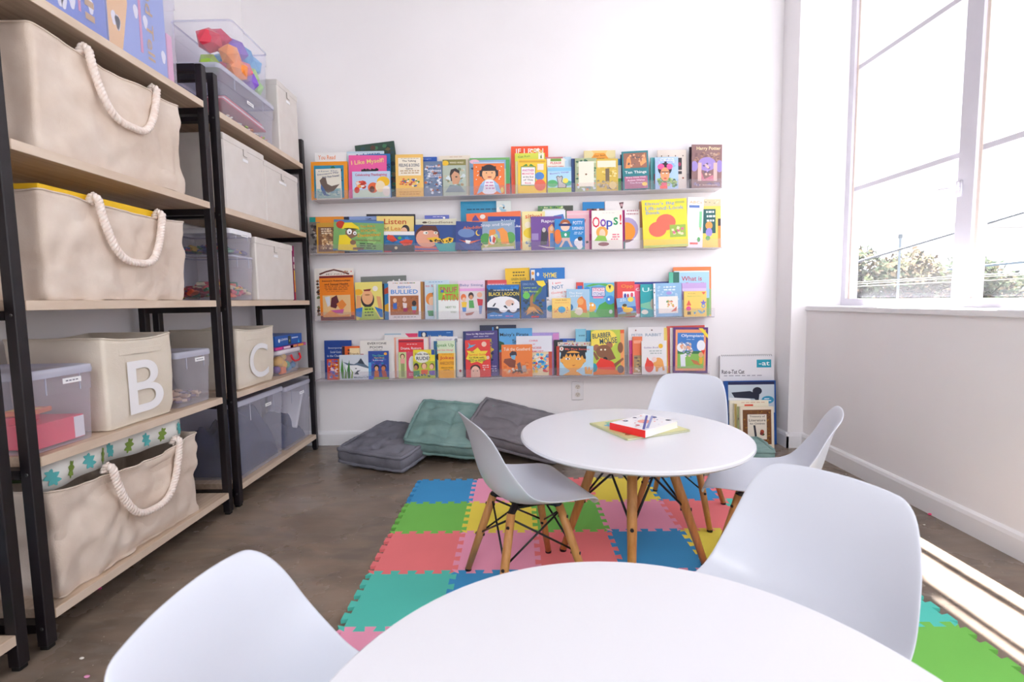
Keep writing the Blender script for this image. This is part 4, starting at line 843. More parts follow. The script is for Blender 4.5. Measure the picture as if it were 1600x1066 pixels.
BOOKS = r'''
0|492|541|238|2|f3f1f0|0|white book with orange title words behind the orange bordered one|T .38 .90 .55 .09 ec8a4a You Read;T .40 .77 .6 .09 e8963c to Me, I'll;T .6 .70 .5 .05 3aa0c0 Read to You
0|486|543|252.5|1|f29a1c|0|orange bordered book with a teal jungle picture at the shelving end|R .08 .04 .9 .9 2c8fb0;S .08 .04 .9 .9 60 .16 1f6e52,205a8c,3fae9c,7a2c2c,1c3a4c,58a048
0|494.5|533.5|264|0|ebe7d8|1|small cream book with a dark dinosaur curled on it|R .02 .02 .98 .34 9fc0bc;S .02 .05 .98 .36 25 .14 b9d0c4,7fa8b4,c8d8cc;P 6e5f56 .15 .62 .28 .72 .4 .7 .45 .5 .62 .42 .95 .48 .7 .26 .48 .2 .3 .28 .2 .45;P 4d6ea0 .2 .5 .35 .3 .4 .15 .6 .1 .3 .12 .18 .35;T .5 .92 .75 .04 6a7a9a How Do;I .5 .83 .85 .06 3c4a78 Dinosaurs Play;I .6 .74 .7 .06 3c4a78 With Their Friends?
0|563|625|226|4|2f4a3e|6|large dark green forest book leaning behind the pink one|S 0 0 1 1 110 .14 1e3a30,3f7a54,5a3a30,284a50,6a5a3a,2f6a4a,14242a,3f8f86
0|542|600|236|3|dfeaf2|0|pale blue book with dark script peeking above the pink one|I .55 .93 .7 .06 3a5a86 A Little;R 0 .96 1 1 c4dcea
0|563|611|241|2|2377b8|1|blue book edge with a white letter beside the pink one|T .93 .72 .12 .10 143a6a S;R .86 0 1 .3 2a8ac0
0|544|603|243|1|ee5fa2|-1|bright pink book with a child's wild black hair|S .3 .45 .85 .72 60 .1 241a20,3a2a30;E .58 .5 .17 .12 5a3428;I .5 .84 .86 .13 fbe58a I Like Myself!
0|551|610|268|0|c5daf2|0|wide pale blue harvest book with turkeys and a bear|R .02 .02 .98 .3 d8ead8;S .05 .3 .4 .72 26 .13 f6eae6,e8503a,f49a3a,c0382a;E .55 .38 .14 .2 e86a3a;E .52 .32 .07 .12 6a3a2a;E .82 .6 .17 .2 f8c21e;E .74 .42 .13 .22 f8e6c0;E .9 .25 .1 .2 f6ece4;E .12 .3 .07 .12 d8402a;T .5 .86 .84 .12 d0507a Celebrating Thanksgiving
0|618|661|241|0|f6c86a|0|yellow game book with a cream title panel|R .1 .5 .92 .92 f8efdc;L .16 .9 .86 1 .02 9a8a7a;T .5 .84 .5 .055 3a3040 The Talking;T .5 .745 .74 .075 2c3a5a FEELING & DOING;T .5 .665 .25 .045 3a3040 Game;L .16 .6 .86 2 .05 c09a6a;S .1 .2 .92 .46 30 .1 e8703a,4a8a4a,5a5ab0,c05a5a,f4efe0;L .12 .1 .9 2 .05 d8a04a
0|655|683|245|3|1d56b4|0|blue book top rising behind the yellow game book|T .4 .95 .6 .03 9fc0f0 Magic
0|661|691|252|1|6e82a0|0|blue grey adventure paperback with white title words|S 0 0 1 .95 55 .18 4a6ea6,a8b4c8,39507a,7f8fae,c46a3a,dfe4ee,8a4a3a;T .55 .86 .75 .07 f4f0f6 Home Run;T .6 .74 .7 .07 f4f0f6 Heroes;L .3 .6 .95 2 .05 e8e8f4
0|686|735|243|3|f2e6d2|0|cream book with tiny print behind the portrait biography|L .3 .965 .8 1 .02 c08a6a
0|692|728.5|249|1|b8c4b4|0|biography paperback with a dark haired man's head|R 0 .84 1 1 8a8448;E .12 .9 .14 .07 f0c22c;S 0 .1 1 .8 45 .16 9ab8b8,c8c0a0,7f8a6a,a89070,d8e4e6;P 33282a .3 .6 .35 .72 .55 .76 .72 .68 .7 .5 .35 .4;P d6a07c .36 .56 .5 .68 .68 .62 .76 .46 .66 .32 .42 .32;P 8a9aa0 .1 .1 .3 .3 .75 .28 .95 .1;T .6 .91 .6 .05 f4eccc WHO WAS?;E .58 .52 .05 .02 332
0|731|760|248|3|e8e0cc|0|narrow cream spine beside the man's biography|R .02 0 .1 1 d0c4a8
0|734|797|246.5|2|8fb8dc|0|blue and green book behind the smiling girl|R .9 .3 1 1 4fa860;R .9 0 1 .3 c83a34;R 0 .94 1 1 7ab868;R .78 0 .9 .7 c8dcc0;S 0 .1 .8 .9 20 .14 a8c8e8,5a8ab8,3a5a80;E .12 .9 .12 .06 f4c8dc
0|740|788.5|253|0|f27a2c|0|orange book with a smiling girl in a straight black fringe|R 0 .95 1 1 b8d0ea;E .5 .66 .27 .26 2f2530;R .2 .55 .8 .74 2f2530;E .5 .62 .22 .22 f8bc86;R .27 .72 .73 .86 2f2530;E .42 .66 .022 .016 222;E .6 .66 .022 .016 222;E .52 .53 .07 .02 c8503a;E .5 .22 .28 .24 f4f4fa;P 9cc4e8 .1 0 .22 .3 .38 .44 .3 .1;P 9cc4e8 .9 0 .8 .3 .64 .44 .72 .1;L .36 .34 .68 3 .09 d08ab8;E .92 .12 .05 .09 f8dc6a;S .05 .4 .2 .9 5 .05 fff4ec;S .8 .4 .96 .9 5 .05 fff4ec
0|799|857|228|3|f0501e|0|tall red orange book with white letters at its top|T .5 .9 .74 .10 fbeee2 IF I RAN;S .5 .82 .9 .98 10 .1 f6b04a,d8c080,fbeee2
0|805|852|239|2|d8dc4a|0|lime yellow book over the red orange one|R .78 .83 .96 .99 f2f0dc;P 5a7a3a .84 .9 .88 .97 .9 .88 .86 .86;I .3 .92 .4 .05 6a9a3a Cat Run;R .02 0 .1 .8 f4ecc0
0|809|853.5|249|1|f7cd33|-1|yellow book with a white panel under a green bow|R .04 .9 .96 .96 e0a82a;R .1 .22 .62 .78 3a8a4a;R .12 .24 .6 .76 fbf6f2;P 2f8a3a .15 .79 .3 .86 .35 .8;P 2f8a3a .38 .8 .45 .86 .58 .79;T .36 .67 .42 .07 c83a9a ANOTHER;T .36 .57 .42 .06 e06a8a MONSTER;T .36 .48 .36 .05 4a4a4a at the End;T .36 .39 .34 .05 4a4a4a of This;T .36 .3 .22 .05 e0507a Book;E .76 .5 .16 .12 4f8ad0;E .78 .24 .2 .17 ea6a4e;R .68 .68 .9 .86 f0e6d8
0|852|884|245|3|c8787c|0|rosy patterned book behind the door sign book|S 0 0 1 1 40 .18 e09a94,a85a64,d8b8a0
0|855|883|247.5|2|f4ece0|0|cream book asking not to be opened|T .5 .87 .6 .06 d83a3a PLEASE;T .5 .76 .86 .06 d83a3a DO NOT OPEN;R .2 .92 .8 1 7aa84a
0|880|893|245|3|bcd8ea|0|pale blue strip of a book beside the bunny book|S 0 0 1 1 8 .4 9cc0dc,dceaf2
0|856|893|261|1|b4ddf0|0|small meadow book with a grey bunny|R 0 0 1 .2 c4dc5a;E .2 .36 .22 .14 58b470;E .85 .36 .2 .1 5abaa0;E .75 .46 .12 .1 f0e05a;R 0 .84 1 .96 8ccaea;P 5a5458 .36 .62 .44 .66 .5 .62 .6 .66 .64 .6 .6 .42 .8 .3 .78 .18 .42 .18 .42 .4;P c4bcba .39 .6 .44 .63 .5 .59 .58 .63 .61 .58 .57 .42 .76 .3 .74 .2 .45 .2 .45 .4;I .5 .76 .8 .07 8a6ac8 Bunny's Things
0|893|930|247.5|2|1f3a6e|0|navy book edge beside the leafy bordered frame book|R .02 0 .1 1 30508c
0|899|933|247|1|a9b48c|0|leafy bordered book with a blank cream rectangle|S 0 0 1 1 90 .15 5a8a5a,c8d4b0,8aa0a8,e08a5a,3f6a50,dce4ec;R .16 .16 .86 .9 f5edda;E .5 .52 .05 .025 8a6a4a
0|913|962|235|3|f3c878|0|golden arch topped book behind the leafy bordered ones|E 0 .92 .3 .14 e6d8a0;E 1 .92 .3 .14 e6d8a0;P f0a23a .22 .8 .35 .94 .65 .94 .78 .8;I .5 .88 .36 .04 a85a2a Our Best;T .5 .8 .3 .04 5a3a2a STORIES
0|932|966|248|1|d8b84e|0|golden meadow book with a tall dark doorway|S 0 .4 1 .95 40 .16 e8cc6a,c8a83c,f0dc9a;R .05 .74 .9 .94 f4ead0;R .42 .3 .6 .7 7a6a52;S 0 .02 1 .38 36 .14 8f8a72,c8b898,6a6454,b0a080;E .75 .18 .16 .12 e8d08a
0|955|971|248|2|3a8ac8|0|thin blue and green book strip beside the golden one|R 0 0 1 .45 4fa048;R .5 .4 1 .8 e8e8ea
0|970|1010|241|2|28304a|0|dark navy book edge behind the teal hands book|R .02 0 .1 1 3a4466
0|974|1015|236.5|0|2e7f88|2|teal and mauve book with orange reaching hands|R .06 .56 .94 .95 9a6a58;P f09a5c .12 .56 .18 .8 .3 .9 .34 .7 .3 .56;P f0a468 .62 .9 .72 .7 .86 .94 .92 .7 .7 .6;S .1 .58 .9 .94 20 .1 c88a6a,6a5a5a,f0b088;R .06 .02 .94 .34 b06a86;T .5 .44 .82 .09 eef4f4 Ten Things;T .5 .31 .74 .045 f2dce8 Every Child With;T .5 .24 .66 .045 f2dce8 Autism Wishes;T .5 .17 .5 .045 f2dce8 You Knew;E .82 .13 .1 .05 f2cc5a
0|1017|1050|246|2|4fa8ac|0|teal book edge behind the flower crowned portrait|R .15 .2 .3 .5 b83a4a;R .02 0 .08 1 7cc4c4
0|1024|1060|245.5|0|a9c6e8|0|biography with a woman wearing pink flowers in black hair|S 0 .6 1 1 30 .16 8fb4e0,c4d8f0,b0b8e0;S 0 0 1 .4 50 .16 6a9a4a,9ab85a,3a6a44,b8c88a;E .42 .62 .3 .2 241c24;E .25 .7 .15 .09 ee5a98;E .62 .7 .14 .09 ee5a98;R .4 .66 .5 .86 241c24;E .42 .46 .2 .22 e89a6a;R .26 .52 .6 .545 33221e;E .34 .49 .035 .015 fff;E .5 .49 .035 .015 fff;E .43 .33 .07 .02 c03a3a;R .26 .08 .5 .2 e85a7a;R .2 0 .52 .1 ee5a48;L .2 .93 .8 2 .05 f2e8f6
0|1028|1073|234|3|dfd2c6|0|beige pinned board book beside the woman's portrait|E .14 .85 .02 .016 543;E .38 .85 .02 .016 543;E .62 .85 .02 .016 543;E .88 .85 .02 .016 543;R .68 .5 .84 .8 3a3438;E .76 .64 .05 .05 a83a5a;R .68 .4 .84 .47 3a3438;E .88 .3 .03 .02 a04a3a
0|1078|1092|229|3|3a2a34|0|dark spined book edge behind the arched wizardry novel|R .1 .1 .9 .2 7a3a3a
0|1081|1128|226|1|8c6a68|-1|purple brown novel with stone arches and a cream title at the window end|S .02 .45 1 .85 60 .12 a8806c,7a5a5c,b89a86;E .5 .55 .3 .16 a08ac8;E .92 .5 .12 .14 9a86c4;E .08 .5 .12 .12 9a86c4;R .2 .16 .32 .58 d8b4ac;R .72 .16 .84 .58 d8b4ac;P c87a8a .3 .4 .42 .2 .7 .3 .74 .16 .34 .16;S .02 .02 .98 .16 20 .1 6a5a7a,8a7a94;S .34 .2 .7 .6 14 .1 6a5a7a,b89ac8,e0b8a8;T .55 .9 .8 .10 f6e2b4 Harry Potter;T .5 .06 .7 .035 e8c8b8 J. K. ROWLING
1|484|537|338.5|2|ef9630|0|orange topped book with a teal corner at the shelving end|R 0 .8 .18 1 1f9a90;R .0 0 .18 .78 8a8a84
1|484|500|347|1|75706c|0|thin grey photo book at the end of the second ledge|S 0 0 1 1 26 .4 3a3436,b0a8a2,6a4a3c,1f1c20
1|495|527|348|0|c8962c|0|gold bordered brown novel beside the yellow coated detective|R .08 .05 .92 .86 7a5238;S .1 .06 .9 .84 50 .16 a87a50,5a3a2a,8a6a4a,c8a070;S .2 .1 .9 .5 16 .1 e0c090,f0d8b0;L .2 .78 .7 3 .07 e8dcc4
1|537|590|338|3|4a62a0|0|blue book with pale bands above the detective book|R .0 0 .16 1 1c2444;R .18 .9 1 1 8fa6d8;T .75 .93 .2 .04 1c2444 2
1|520|598|346|0|7fb36a|-3|wide green book with a big eyed detective in a yellow raincoat|R 0 .92 1 1 5a86b8;R 0 0 1 .06 5a86b8;S .35 .1 1 .9 26 .12 8fc070,78ae66,9ac87a;E .14 .84 .09 .12 c83a26;P f6dc28 .16 .7 .22 .9 .36 .92 .5 .78 .52 .7 .3 .72;P 3a2c24 .2 .72 .3 .66 .46 .7 .5 .72 .3 .74;P 8a6650 .24 .66 .44 .68 .48 .5 .36 .4 .24 .48;E .32 .62 .05 .09 fff;E .43 .58 .035 .06 fff;E .325 .6 .015 .03 222;E .43 .57 .012 .025 222;P f6dc28 .12 .5 .26 .52 .36 .38 .46 .22 .5 .02 .1 .02;P 8a6650 .4 .12 .6 .14 .62 .06 .4 .04;E .4 .28 .06 .08 8a6650;I .68 .82 .3 .08 f0a828 You Are a;I .7 .68 .32 .08 f0a828 SOCIAL;I .72 .54 .46 .11 f0a828 Detective!;T .7 .36 .5 .05 8a2a2a Explaining Social Thinking to Kids;L .5 .24 .86 3 .07 3a5a3a
1|572|648|335|4|2c2a30|-1|large dark edged book behind the yellow listening book|R .01 0 .99 .97 3a3840
1|588|646|338|2|f4d983|-1|yellow book about listening with a resting child|R 0 .0 .12 .7 f0e4b8;T .5 .85 .6 .15 c8502a Listen;T .22 .66 .2 .09 7a6a4a and;T .6 .66 .42 .11 e08a3a Learn;E .78 .62 .11 .14 2c2226;E .74 .58 .09 .11 f4c09a;E .7 .48 .13 .06 f8e0dc;E .36 .45 .1 .05 f0a040
1|600|648|362|1|1f6a9c|-1|sea book with two big red lobster claws|R 0 .82 1 1 f4f0f0;R 0 0 1 .34 3c4048;S 0 .34 1 .82 18 .16 1a7ac0,2a8ad0,1a4a80;P e04a30 .1 .7 .14 .84 .3 .8 .45 .56 .3 .5 .14 .58;P c83a28 .1 .62 .3 .62 .4 .54 .25 .5;P e04a30 .5 .5 .72 .62 .95 .56 .9 .36 .66 .3;P c83a28 .5 .45 .95 .48 .8 .4;E .52 .68 .06 .07 58b048;E .4 .2 .05 .07 f0dcb0;R .02 0 .25 .05 e02a4a
1|646|662|351|3|1c2c60|0|narrow navy book edge beside the lobster claws|R .2 .1 .8 .14 e8e8f4
1|664|702|336|4|5f6cc0|0|periwinkle blue book top showing above two others|L .3 .95 .8 1 .03 e6e6f8;E .8 .93 .05 .03 fff
1|650|714|342|3|e6e2c8|0|pale cream green book with handwritten words above the freckled boy|R 0 .72 1 .8 c8d0a0;T .6 .9 .62 .07 8a7a5a GoodSense;E .22 .9 .06 .03 5a4a3a
1|648|714|352|1|16458c|-1|wide blue book with a freckled boy eating something spotted yellow|E .3 .6 .29 .36 5a2a1e;E .3 .5 .27 .36 e8a68a;P 5a2a1e .05 .8 .2 .98 .5 .96 .58 .7 .4 .8 .2 .78;E .26 .7 .06 .06 f4f0e4;E .5 .7 .05 .05 f4f0e4;E .28 .7 .02 .025 332;E .5 .7 .02 .025 332;P f4c428 .28 .5 .5 .54 .66 .46 .8 .54 .92 .5 .9 .36 .74 .26 .62 .36 .4 .36;S .34 .3 .9 .52 26 .05 3a2a1c;P 38b0ae .46 .34 .62 .28 1 .36 1 0 .58 0;P e0705c 0 .22 .3 .16 .5 .18 .58 0 0 0;P 5a6ab0 0 .12 .54 .1 .56 .05 0 .05
1|711|755|347.5|0|23408c|-3|blue night sky book with a yellow crescent moon|S 0 .05 1 .5 16 .16 1a2c74,2f50a0,3a4a90;E .38 .6 .3 .16 6a8ac0;E .8 .62 .09 .1 f6d24a;E .83 .64 .08 .09 23408c;P d86a4a .1 .36 .5 .3 .95 .4 .5 .22;P f0ece8 .35 .36 .55 .34 .5 .22 .38 .24;I .58 .8 .66 .1 e0703a Aladdin;E .6 .1 .3 .08 3458a4
1|720|778|314|4|1592be|0|big turquoise book with white cloud shapes|E .35 .58 .16 .1 f2f6fa;E .6 .6 .14 .09 f2f6fa;E .84 .58 .12 .08 f2f6fa;L .12 .83 .96 1 .05 0f4a6a
1|776|799|313|3|dfe8e4|0|pale cloud picture book beside the turquoise one|E .3 .82 .3 .07 f6f4ee;S .1 .7 .9 .95 10 .3 f4f0e4,b8d8dc,9ccadc;E .5 .86 .06 .02 6a5a4a
1|731|816|333|2|f2703a|2|wide orange book slanting behind the navy board book|P 5a4a9a .12 .88 .17 .96 .24 .8 .1 .8;E .3 .9 .05 .06 f4e8e0;R .0 .6 .1 .8 f6a070
1|762|813|338.5|1|173f9a|-1|navy board book with rounded top and white title|T .62 .88 .42 .09 f4f4fa It Looked;T .9 .72 .2 .07 f4f4fa Like
1|751|806|346|0|8fa6c0|2|grey blue book with two orange turtles and a beach ball|R .02 .02 .98 .4 b8bc6a;S .05 .1 .95 .6 36 .14 a8b860,c8cc80,8aa050,e8dcb0;E .16 .4 .15 .2 4a9a48;E .86 .4 .14 .2 5aa450;P f09a44 .22 .2 .28 .7 .44 .72 .46 .58 .36 .5 .4 .18;P f09a44 .6 .2 .56 .6 .48 .7 .66 .76 .78 .6 .82 .2;E .35 .36 .1 .16 f2eee8;P c84a34 .38 .5 .45 .4 .4 .22 .34 .3;P 2a7ab0 .26 .46 .3 .5 .32 .3 .27 .28;T .48 .86 .88 .12 e4e6ee Snap and Snap!;R .05 .02 .95 .1 d8d4d4
1|816|852|330|2|f5e6a0|0|pale yellow book with red letters and a yellow figure|T .5 .88 .72 .12 e0502a sitive!;E .25 .66 .14 .08 f8ecd0;E .4 .45 .35 .14 f2d428;S .1 .05 .7 .35 14 .16 6a8ab0,4a6a80,d8dcc0
1|841|896|321|4|55895a|0|dark green patterned book top at the back of the ledge|R .72 .86 1 1 4a5048;R .14 .86 .75 .93 dce2d0;S .05 .92 .95 1 14 .07 8ab84a,2f5a3a,c8d4a0
1|848|884|328|3|f0f2f8|0|white book with a blue shape under the green topped one|P 4a80c8 .2 .72 .5 .86 .9 .9 1 .7;E .6 .76 .2 .03 b05a6a
1|886|921|329|3|f5bfc8|0|pink book with red letters behind the toilet hero|R 0 .9 1 .93 f8d4d8;T .5 .74 .72 .08 c8324a Lots of;S .3 .1 1 .5 8 .14 e6d4c8,3a3a4a
1|830|878|338|1|6f4398|0|purple fairy tale book with a prince, a witch and long golden hair|R .02 .3 .24 .5 a08ac0;P 3a3442 .3 .15 .34 .6 .44 .7 .56 .5 .5 .15;E .42 .6 .06 .07 c8c0b8;P f0a05a .58 .1 .56 .66 .68 .78 .78 .6 .72 .1;E .68 .64 .06 .07 f4ceb0;P 4a86c8 .6 .08 .62 .5 .72 .5 .78 .08;P 2c3050 .78 .3 .8 .6 .95 .62 .98 .3;P e8d8d0 .2 .14 .5 .1 .9 .06 .5 .06;T .68 .85 .68 .12 eeeaf4 Rapunzel
1|867|914|341.5|0|1b86cc|0|blue board book with a masked child in a green shirt|R 0 0 1 .08 3aa0a0;E .1 .42 .14 .24 f07a2a;E .35 .84 .17 .14 a85a2c;E .35 .74 .15 .14 f4cdb4;R .14 .76 .56 .84 24306a;P 1f9a80 .18 .58 .52 .58 .48 .38 .22 .38;E .36 .48 .04 .05 fff;R .24 .28 .5 .38 d8b4ac;P f4cdb4 .26 .28 .34 .28 .22 .08 .14 .08;P f4cdb4 .42 .28 .5 .28 .6 .08 .52 .08;E .78 .22 .14 .14 f0f0f6;E .84 .34 .08 .07 22283a;E .82 .1 .1 .1 f4f0f2;T .77 .86 .32 .11 eef6fc POTTY;T .77 .68 .38 .10 eef6fc SUPERHERO;L .62 .54 .94 2 .05 c4e2f8
1|911|945|315|4|1685c8|0|blue book with a dark striped animal picture top|R .18 0 .98 .86 7a5a4a;S .18 .7 .98 .9 14 .14 3a2a34,d8a88a,b84a4a,f0e4dc
1|946|998|313|4|f2ecea|0|tall cream white book with a single dark mark near its top|P 5a2a34 .42 .96 .56 .97 .52 .84 .48 .84;R .46 .88 .54 .94 c8a0a4
1|920|927|328|3|b8277c|0|thin magenta book edge beside the colourful exclamation title|R .2 .4 .8 .8 d05a9a
1|925|973|328.5|1|f5efe4|0|cream book with a big curly multicoloured title and a red haired girl|L .3 .93 .75 1 .02 c8c0b8;T .14 .70 .24 .28 e02a50 O;T .37 .68 .19 .2 7a3aa8 o;T .58 .62 .2 .24 2a4ab0 p;T .78 .72 .15 .2 1f9a5a s;T .94 .76 .06 .26 e02a30 !;E .33 .44 .19 .15 f4a848;E .34 .4 .1 .12 f8d0b0;P 8ac048 .08 .22 .2 .36 .44 .34 .5 .2;E .38 .13 .18 .05 9a5a5a;L .62 .36 .9 3 .06 e0607a
1|973|979|328|3|c42288|0|thin magenta edge beside the bowl of orange soup|R .2 .0 .8 .2 7ac0c0
1|977|1000|327|2|f2eeee|0|white cookery book with orange pumpkin in a lilac bowl|E .15 .5 .75 .3 b0a0c8;E .1 .44 .6 .24 f6921c;P 7a4a4a 0 .24 .6 .24 .3 .18 0 .16;L .1 .95 .9 2 .08 c09098
1|1000|1012|314|3|a87a60|0|narrow brown and cream book edge beside the big yellow board book|R 0 0 1 .45 e8e0dc;R 0 .45 .3 1 c89a7a
1|1006|1076|312|0|f9d936|2|big square yellow lift-the-flap book with pale blue title|E .33 .38 .2 .16 ee6a52;E .52 .52 .22 .17 ee6a52;R .6 .2 .96 .46 9ab84a;S .62 .22 .94 .44 12 .08 e8e0b0,d86a8a,7a9a3a;R 0 0 1 .05 c8d86a;T .4 .91 .66 .08 7aa8c8 Elmo's Big;T .5 .82 .86 .08 7aa8c8 Lift-and-Look;T .24 .73 .32 .07 7aa8c8 Book;R .74 .9 .95 .95 b8bc5a
1|1073|1098|308|1|f6f2fa|-2|white activity book with an orange heading and a green brush|T .5 .9 .8 .05 f0a050 ABCs;R .1 .79 .75 .84 5a78b8;R .75 .4 .92 .72 8ad098;P d8a06a .78 .4 .9 .4 .84 .3;R .2 .06 .7 .1 e85a4a;E .75 .16 .1 .05 5ab05a
1|1090|1127|311|2|f4ce5e|0|yellow framed book with a dark green chalkboard and an orange pupil|R 0 .86 1 1 cfc4a0;S 0 .88 1 1 14 .08 a89a80,e8e0c0;R .2 .3 .78 .8 1f5a58;R .88 .0 1 .45 e8903a;R .88 .45 1 .6 3a2c2a;E .5 .46 .15 .08 f09a4a;E .5 .32 .14 .09 9a8ad0;E .45 .2 .1 .05 6aa05a;L .36 .72 .76 3 .09 e8f0ec
2|491|552|419|2|f4eee6|0|cream book with a brown leafy garland arch behind the orange one|P 6a3a30 .12 .9 .3 .95 .5 .985 .7 .95 .9 .9 .88 .87 .7 .92 .5 .955 .3 .92 .14 .87;S .02 .05 .16 .9 16 .09 3a2a28,8a5a3a,7a8a5a;T .55 .885 .5 .03 b0a898 MY FIRST;S .6 .9 .98 .96 6 .05 e88a7a,a8744a
2|500|553|431|0|f08412|1|orange book on health with a drawing of a long haired person|R 0 .95 1 1 7a1e24;R 0 0 1 .1 7a1e24;R .08 .07 .9 .56 e8c088;P 5a1a28 .3 .3 .34 .5 .5 .56 .56 .4 .46 .26;P d8dce4 .14 .52 .3 .54 .3 .34 .22 .3;P e88a3a .48 .36 .66 .46 .78 .34 .62 .2;P c85a9a .3 .22 .7 .24 .66 .14 .36 .16;P f0a050 .08 .1 .3 .22 .6 .1 .86 .12 .86 .07 .08 .07;T .5 .88 .82 .05 5a2410 Intimate Relationships;T .5 .81 .7 .05 5a2410 and Sexual Health;L .15 .75 .88 3 .035 a05010;L .2 .64 .8 1 .02 b85c14
2|565|636|432|3|767c78|1|grey book with a white serif title above the upside-down girl|T .38 .8 .66 .13 eef0ee Snowballs;E .72 .88 .02 .025 f4f4f4;E .85 .9 .02 .025 f4f4f4;E .94 .86 .02 .025 f4f4f4;E .7 .7 .1 .07 2f5a44
2|556|598|441|1|f0e27a|1|yellow book with an upside-down girl in blue overalls|E .12 .74 .16 .08 f0b428;P e8a870 0 .3 .04 .66 .2 .64 .2 .3;P e8a870 .78 .62 .94 .6 1 .3 .86 .24;E .45 .54 .25 .22 2c2226;E .45 .6 .21 .2 f2b482;P 8a2a2a .3 .8 .6 .82 .55 .76 .34 .76;E .45 .66 .1 .02 b87a4a;P b8d05a .1 0 .3 .34 .62 .34 .9 0;P 2a78c4 0 .3 .26 .34 .2 .06 0 .1;P 2a78c4 .7 .34 1 .26 1 .05 .9 .06;L .3 .26 .65 3 .08 4a6a2a;E .75 .82 .1 .07 f8f0e4
2|590|612|443|2|2c8ac8|0|strip of a book with yellow and blue shapes by the orange health book's neighbour|R .0 0 .5 1 3a2a2a;P f0b82a .5 .4 1 .5 1 .2 .5 .24;P c84a2a .5 .85 1 .95 1 .75 .5 .7
2|607|657|439|0|f3ecec|0|white book about bullying with blue bubble letters and three children|S .08 .925 .95 .965 26 .04 c8a83a,6a6ab0,c85a4a,5a9a5a,4a4a4a;T .5 .84 .4 .06 2080d0 BEING;T .5 .72 .84 .11 1f88dc BULLIED;R .05 .12 .94 .62 b0683a;S .06 .14 .93 .6 40 .08 a05a30,c07a48;E .2 .5 .06 .06 f0c8a0;P 3a6ac0 .14 .42 .26 .44 .26 .28 .14 .28;E .5 .52 .06 .06 e8c0b0;P e8d8d4 .44 .44 .58 .42 .56 .3 .46 .3;P a02a5a .46 .3 .6 .3 .58 .2 .46 .2;E .8 .42 .07 .07 2c2024;P 7ab8d8 .72 .34 .88 .34 .86 .24 .74 .24;P c83a5a .74 .24 .86 .24 .84 .15 .76 .15;L .15 .06 .85 1 .03 6a6a6a
2|655|664|440|3|8a5a3c|0|thin brown wooden looking book edge beside the white bullying book|R .3 0 .7 1 c8904a
2|661|702|438|3|cfe4f2|0|pale blue book with a red haired child in green|T .45 .86 .7 .06 e0606a to School;L .2 .95 .8 1 .03 5a8ac0;E .3 .52 .2 .16 f0923a;E .34 .46 .13 .12 f8ccaa;P d8d0d8 .14 .36 .42 .36 .44 .22 .16 .22;P 3f9a5a .16 .22 .46 .22 .44 .08 .2 .08;E .5 .66 .14 .07 2a2a3a
2|677|686|444|2|b8dce0|0|thin aqua book edge beside the green topped letters book|R .2 0 .5 1 f0f4f4
2|685|717|444|0|f0f4f0|0|white and green book with jumbled multicoloured block letters|R 0 .55 1 1 8cc83a;T .5 .84 .84 .16 c83a5a SNUF;T .56 .62 .8 .2 d8402a ATTIN;E .2 .8 .07 .04 2a6ac0;E .28 .72 .06 .03 f4d03a;T .6 .34 .5 .06 5a8a4a NEXT TO;T .72 .2 .28 .05 7a9a5a YOU
2|710|718|444|1|ee8a70|0|thin coral book edge just before the lilac book|R .1 .1 .9 .22 3a3050;R .1 .3 .9 .42 f8e0d4
2|716|758|438|2|ecd8ea|0|lilac topped book with three small children standing|R 0 0 1 .72 e6dede;R 0 .72 1 .79 eaa8dc;T .5 .87 .86 .08 7a80b0 Baby Sitting;E .2 .56 .1 .09 e8783a;E .22 .5 .07 .06 f4caa8;P f0c83a .12 .44 .32 .44 .3 .3 .14 .3;P 5a90d8 .14 .3 .3 .3 .28 .18 .16 .18;E .48 .6 .1 .09 3a2a2a;E .48 .56 .07 .06 d89a70;P 58a85a .4 .48 .56 .48 .6 .28 .4 .28;E .8 .62 .1 .07 f0b898;P d83a4a .7 .52 .92 .5 .9 .34 .74 .34;P 8a9ac8 .76 .34 .9 .34 .86 .12 .78 .12;P b06a5a .25 .14 .6 .18 .5 .1 .3 .08
2|758|792|437.5|3|e0484e|0|red book with small pale print behind the whale book|R .08 .82 1 .92 ee7a88;L .12 .87 .9 1 .05 fbe6ea;R 0 0 .12 1 8a2a34
2|761|812|445|0|1a6ab4|0|blue whale book with chunky yellow title words|P 16324e 0 .9 .3 .86 .7 .86 1 .92 1 .42 0 .42;S 0 .82 1 .98 14 .1 1470c0,1a88d8;E .5 .38 .52 .28 f2f2f6;P 1c3a5c 0 .34 .3 .32 .5 .24 1 .3 1 .14 0 .14;E .5 .28 .13 .1 f4f4f8;E .7 .46 .14 .1 e8c4b4;E .8 .3 .12 .12 f2f2f6;P 14263a .16 .36 .24 .46 .28 .46 .22 .36;P 14263a .5 .36 .6 .3 .64 .3 .56 .4;E .78 .42 .03 .03 222;P 1f86d0 0 .14 .2 .2 .4 .14 .6 .2 .8 .14 1 .2 1 0 0 0;T .5 .84 .62 .04 e8f0f8 THE NEW KID FROM THE;T .52 .73 .92 .11 f4dc5a BLACK LAGOON;L .08 .08 .5 1 .05 d8ecfa;L .55 .06 .8 1 .05 f06aa8
2|791|829|419|4|f8c81e|1|bright yellow book with red and dark small words|L .3 .9 .8 2 .06 6a5a1a;T .55 .78 .62 .05 7a6418 GREEN DUCK;L .25 .7 .8 1 .04 8a7420;I .5 .61 .84 .05 e85a20 SNACKS FOR MONEY
2|829|849|419|3|1b72c8|0|blue book with a strip of tiny faces beside the yellow one|R .06 .55 .36 .97 f0ece4;E .2 .9 .11 .035 f0a03a;E .2 .76 .11 .045 8a5a3c;E .2 .63 .11 .035 5a3a2c;E .6 .88 .1 .04 dcecfa
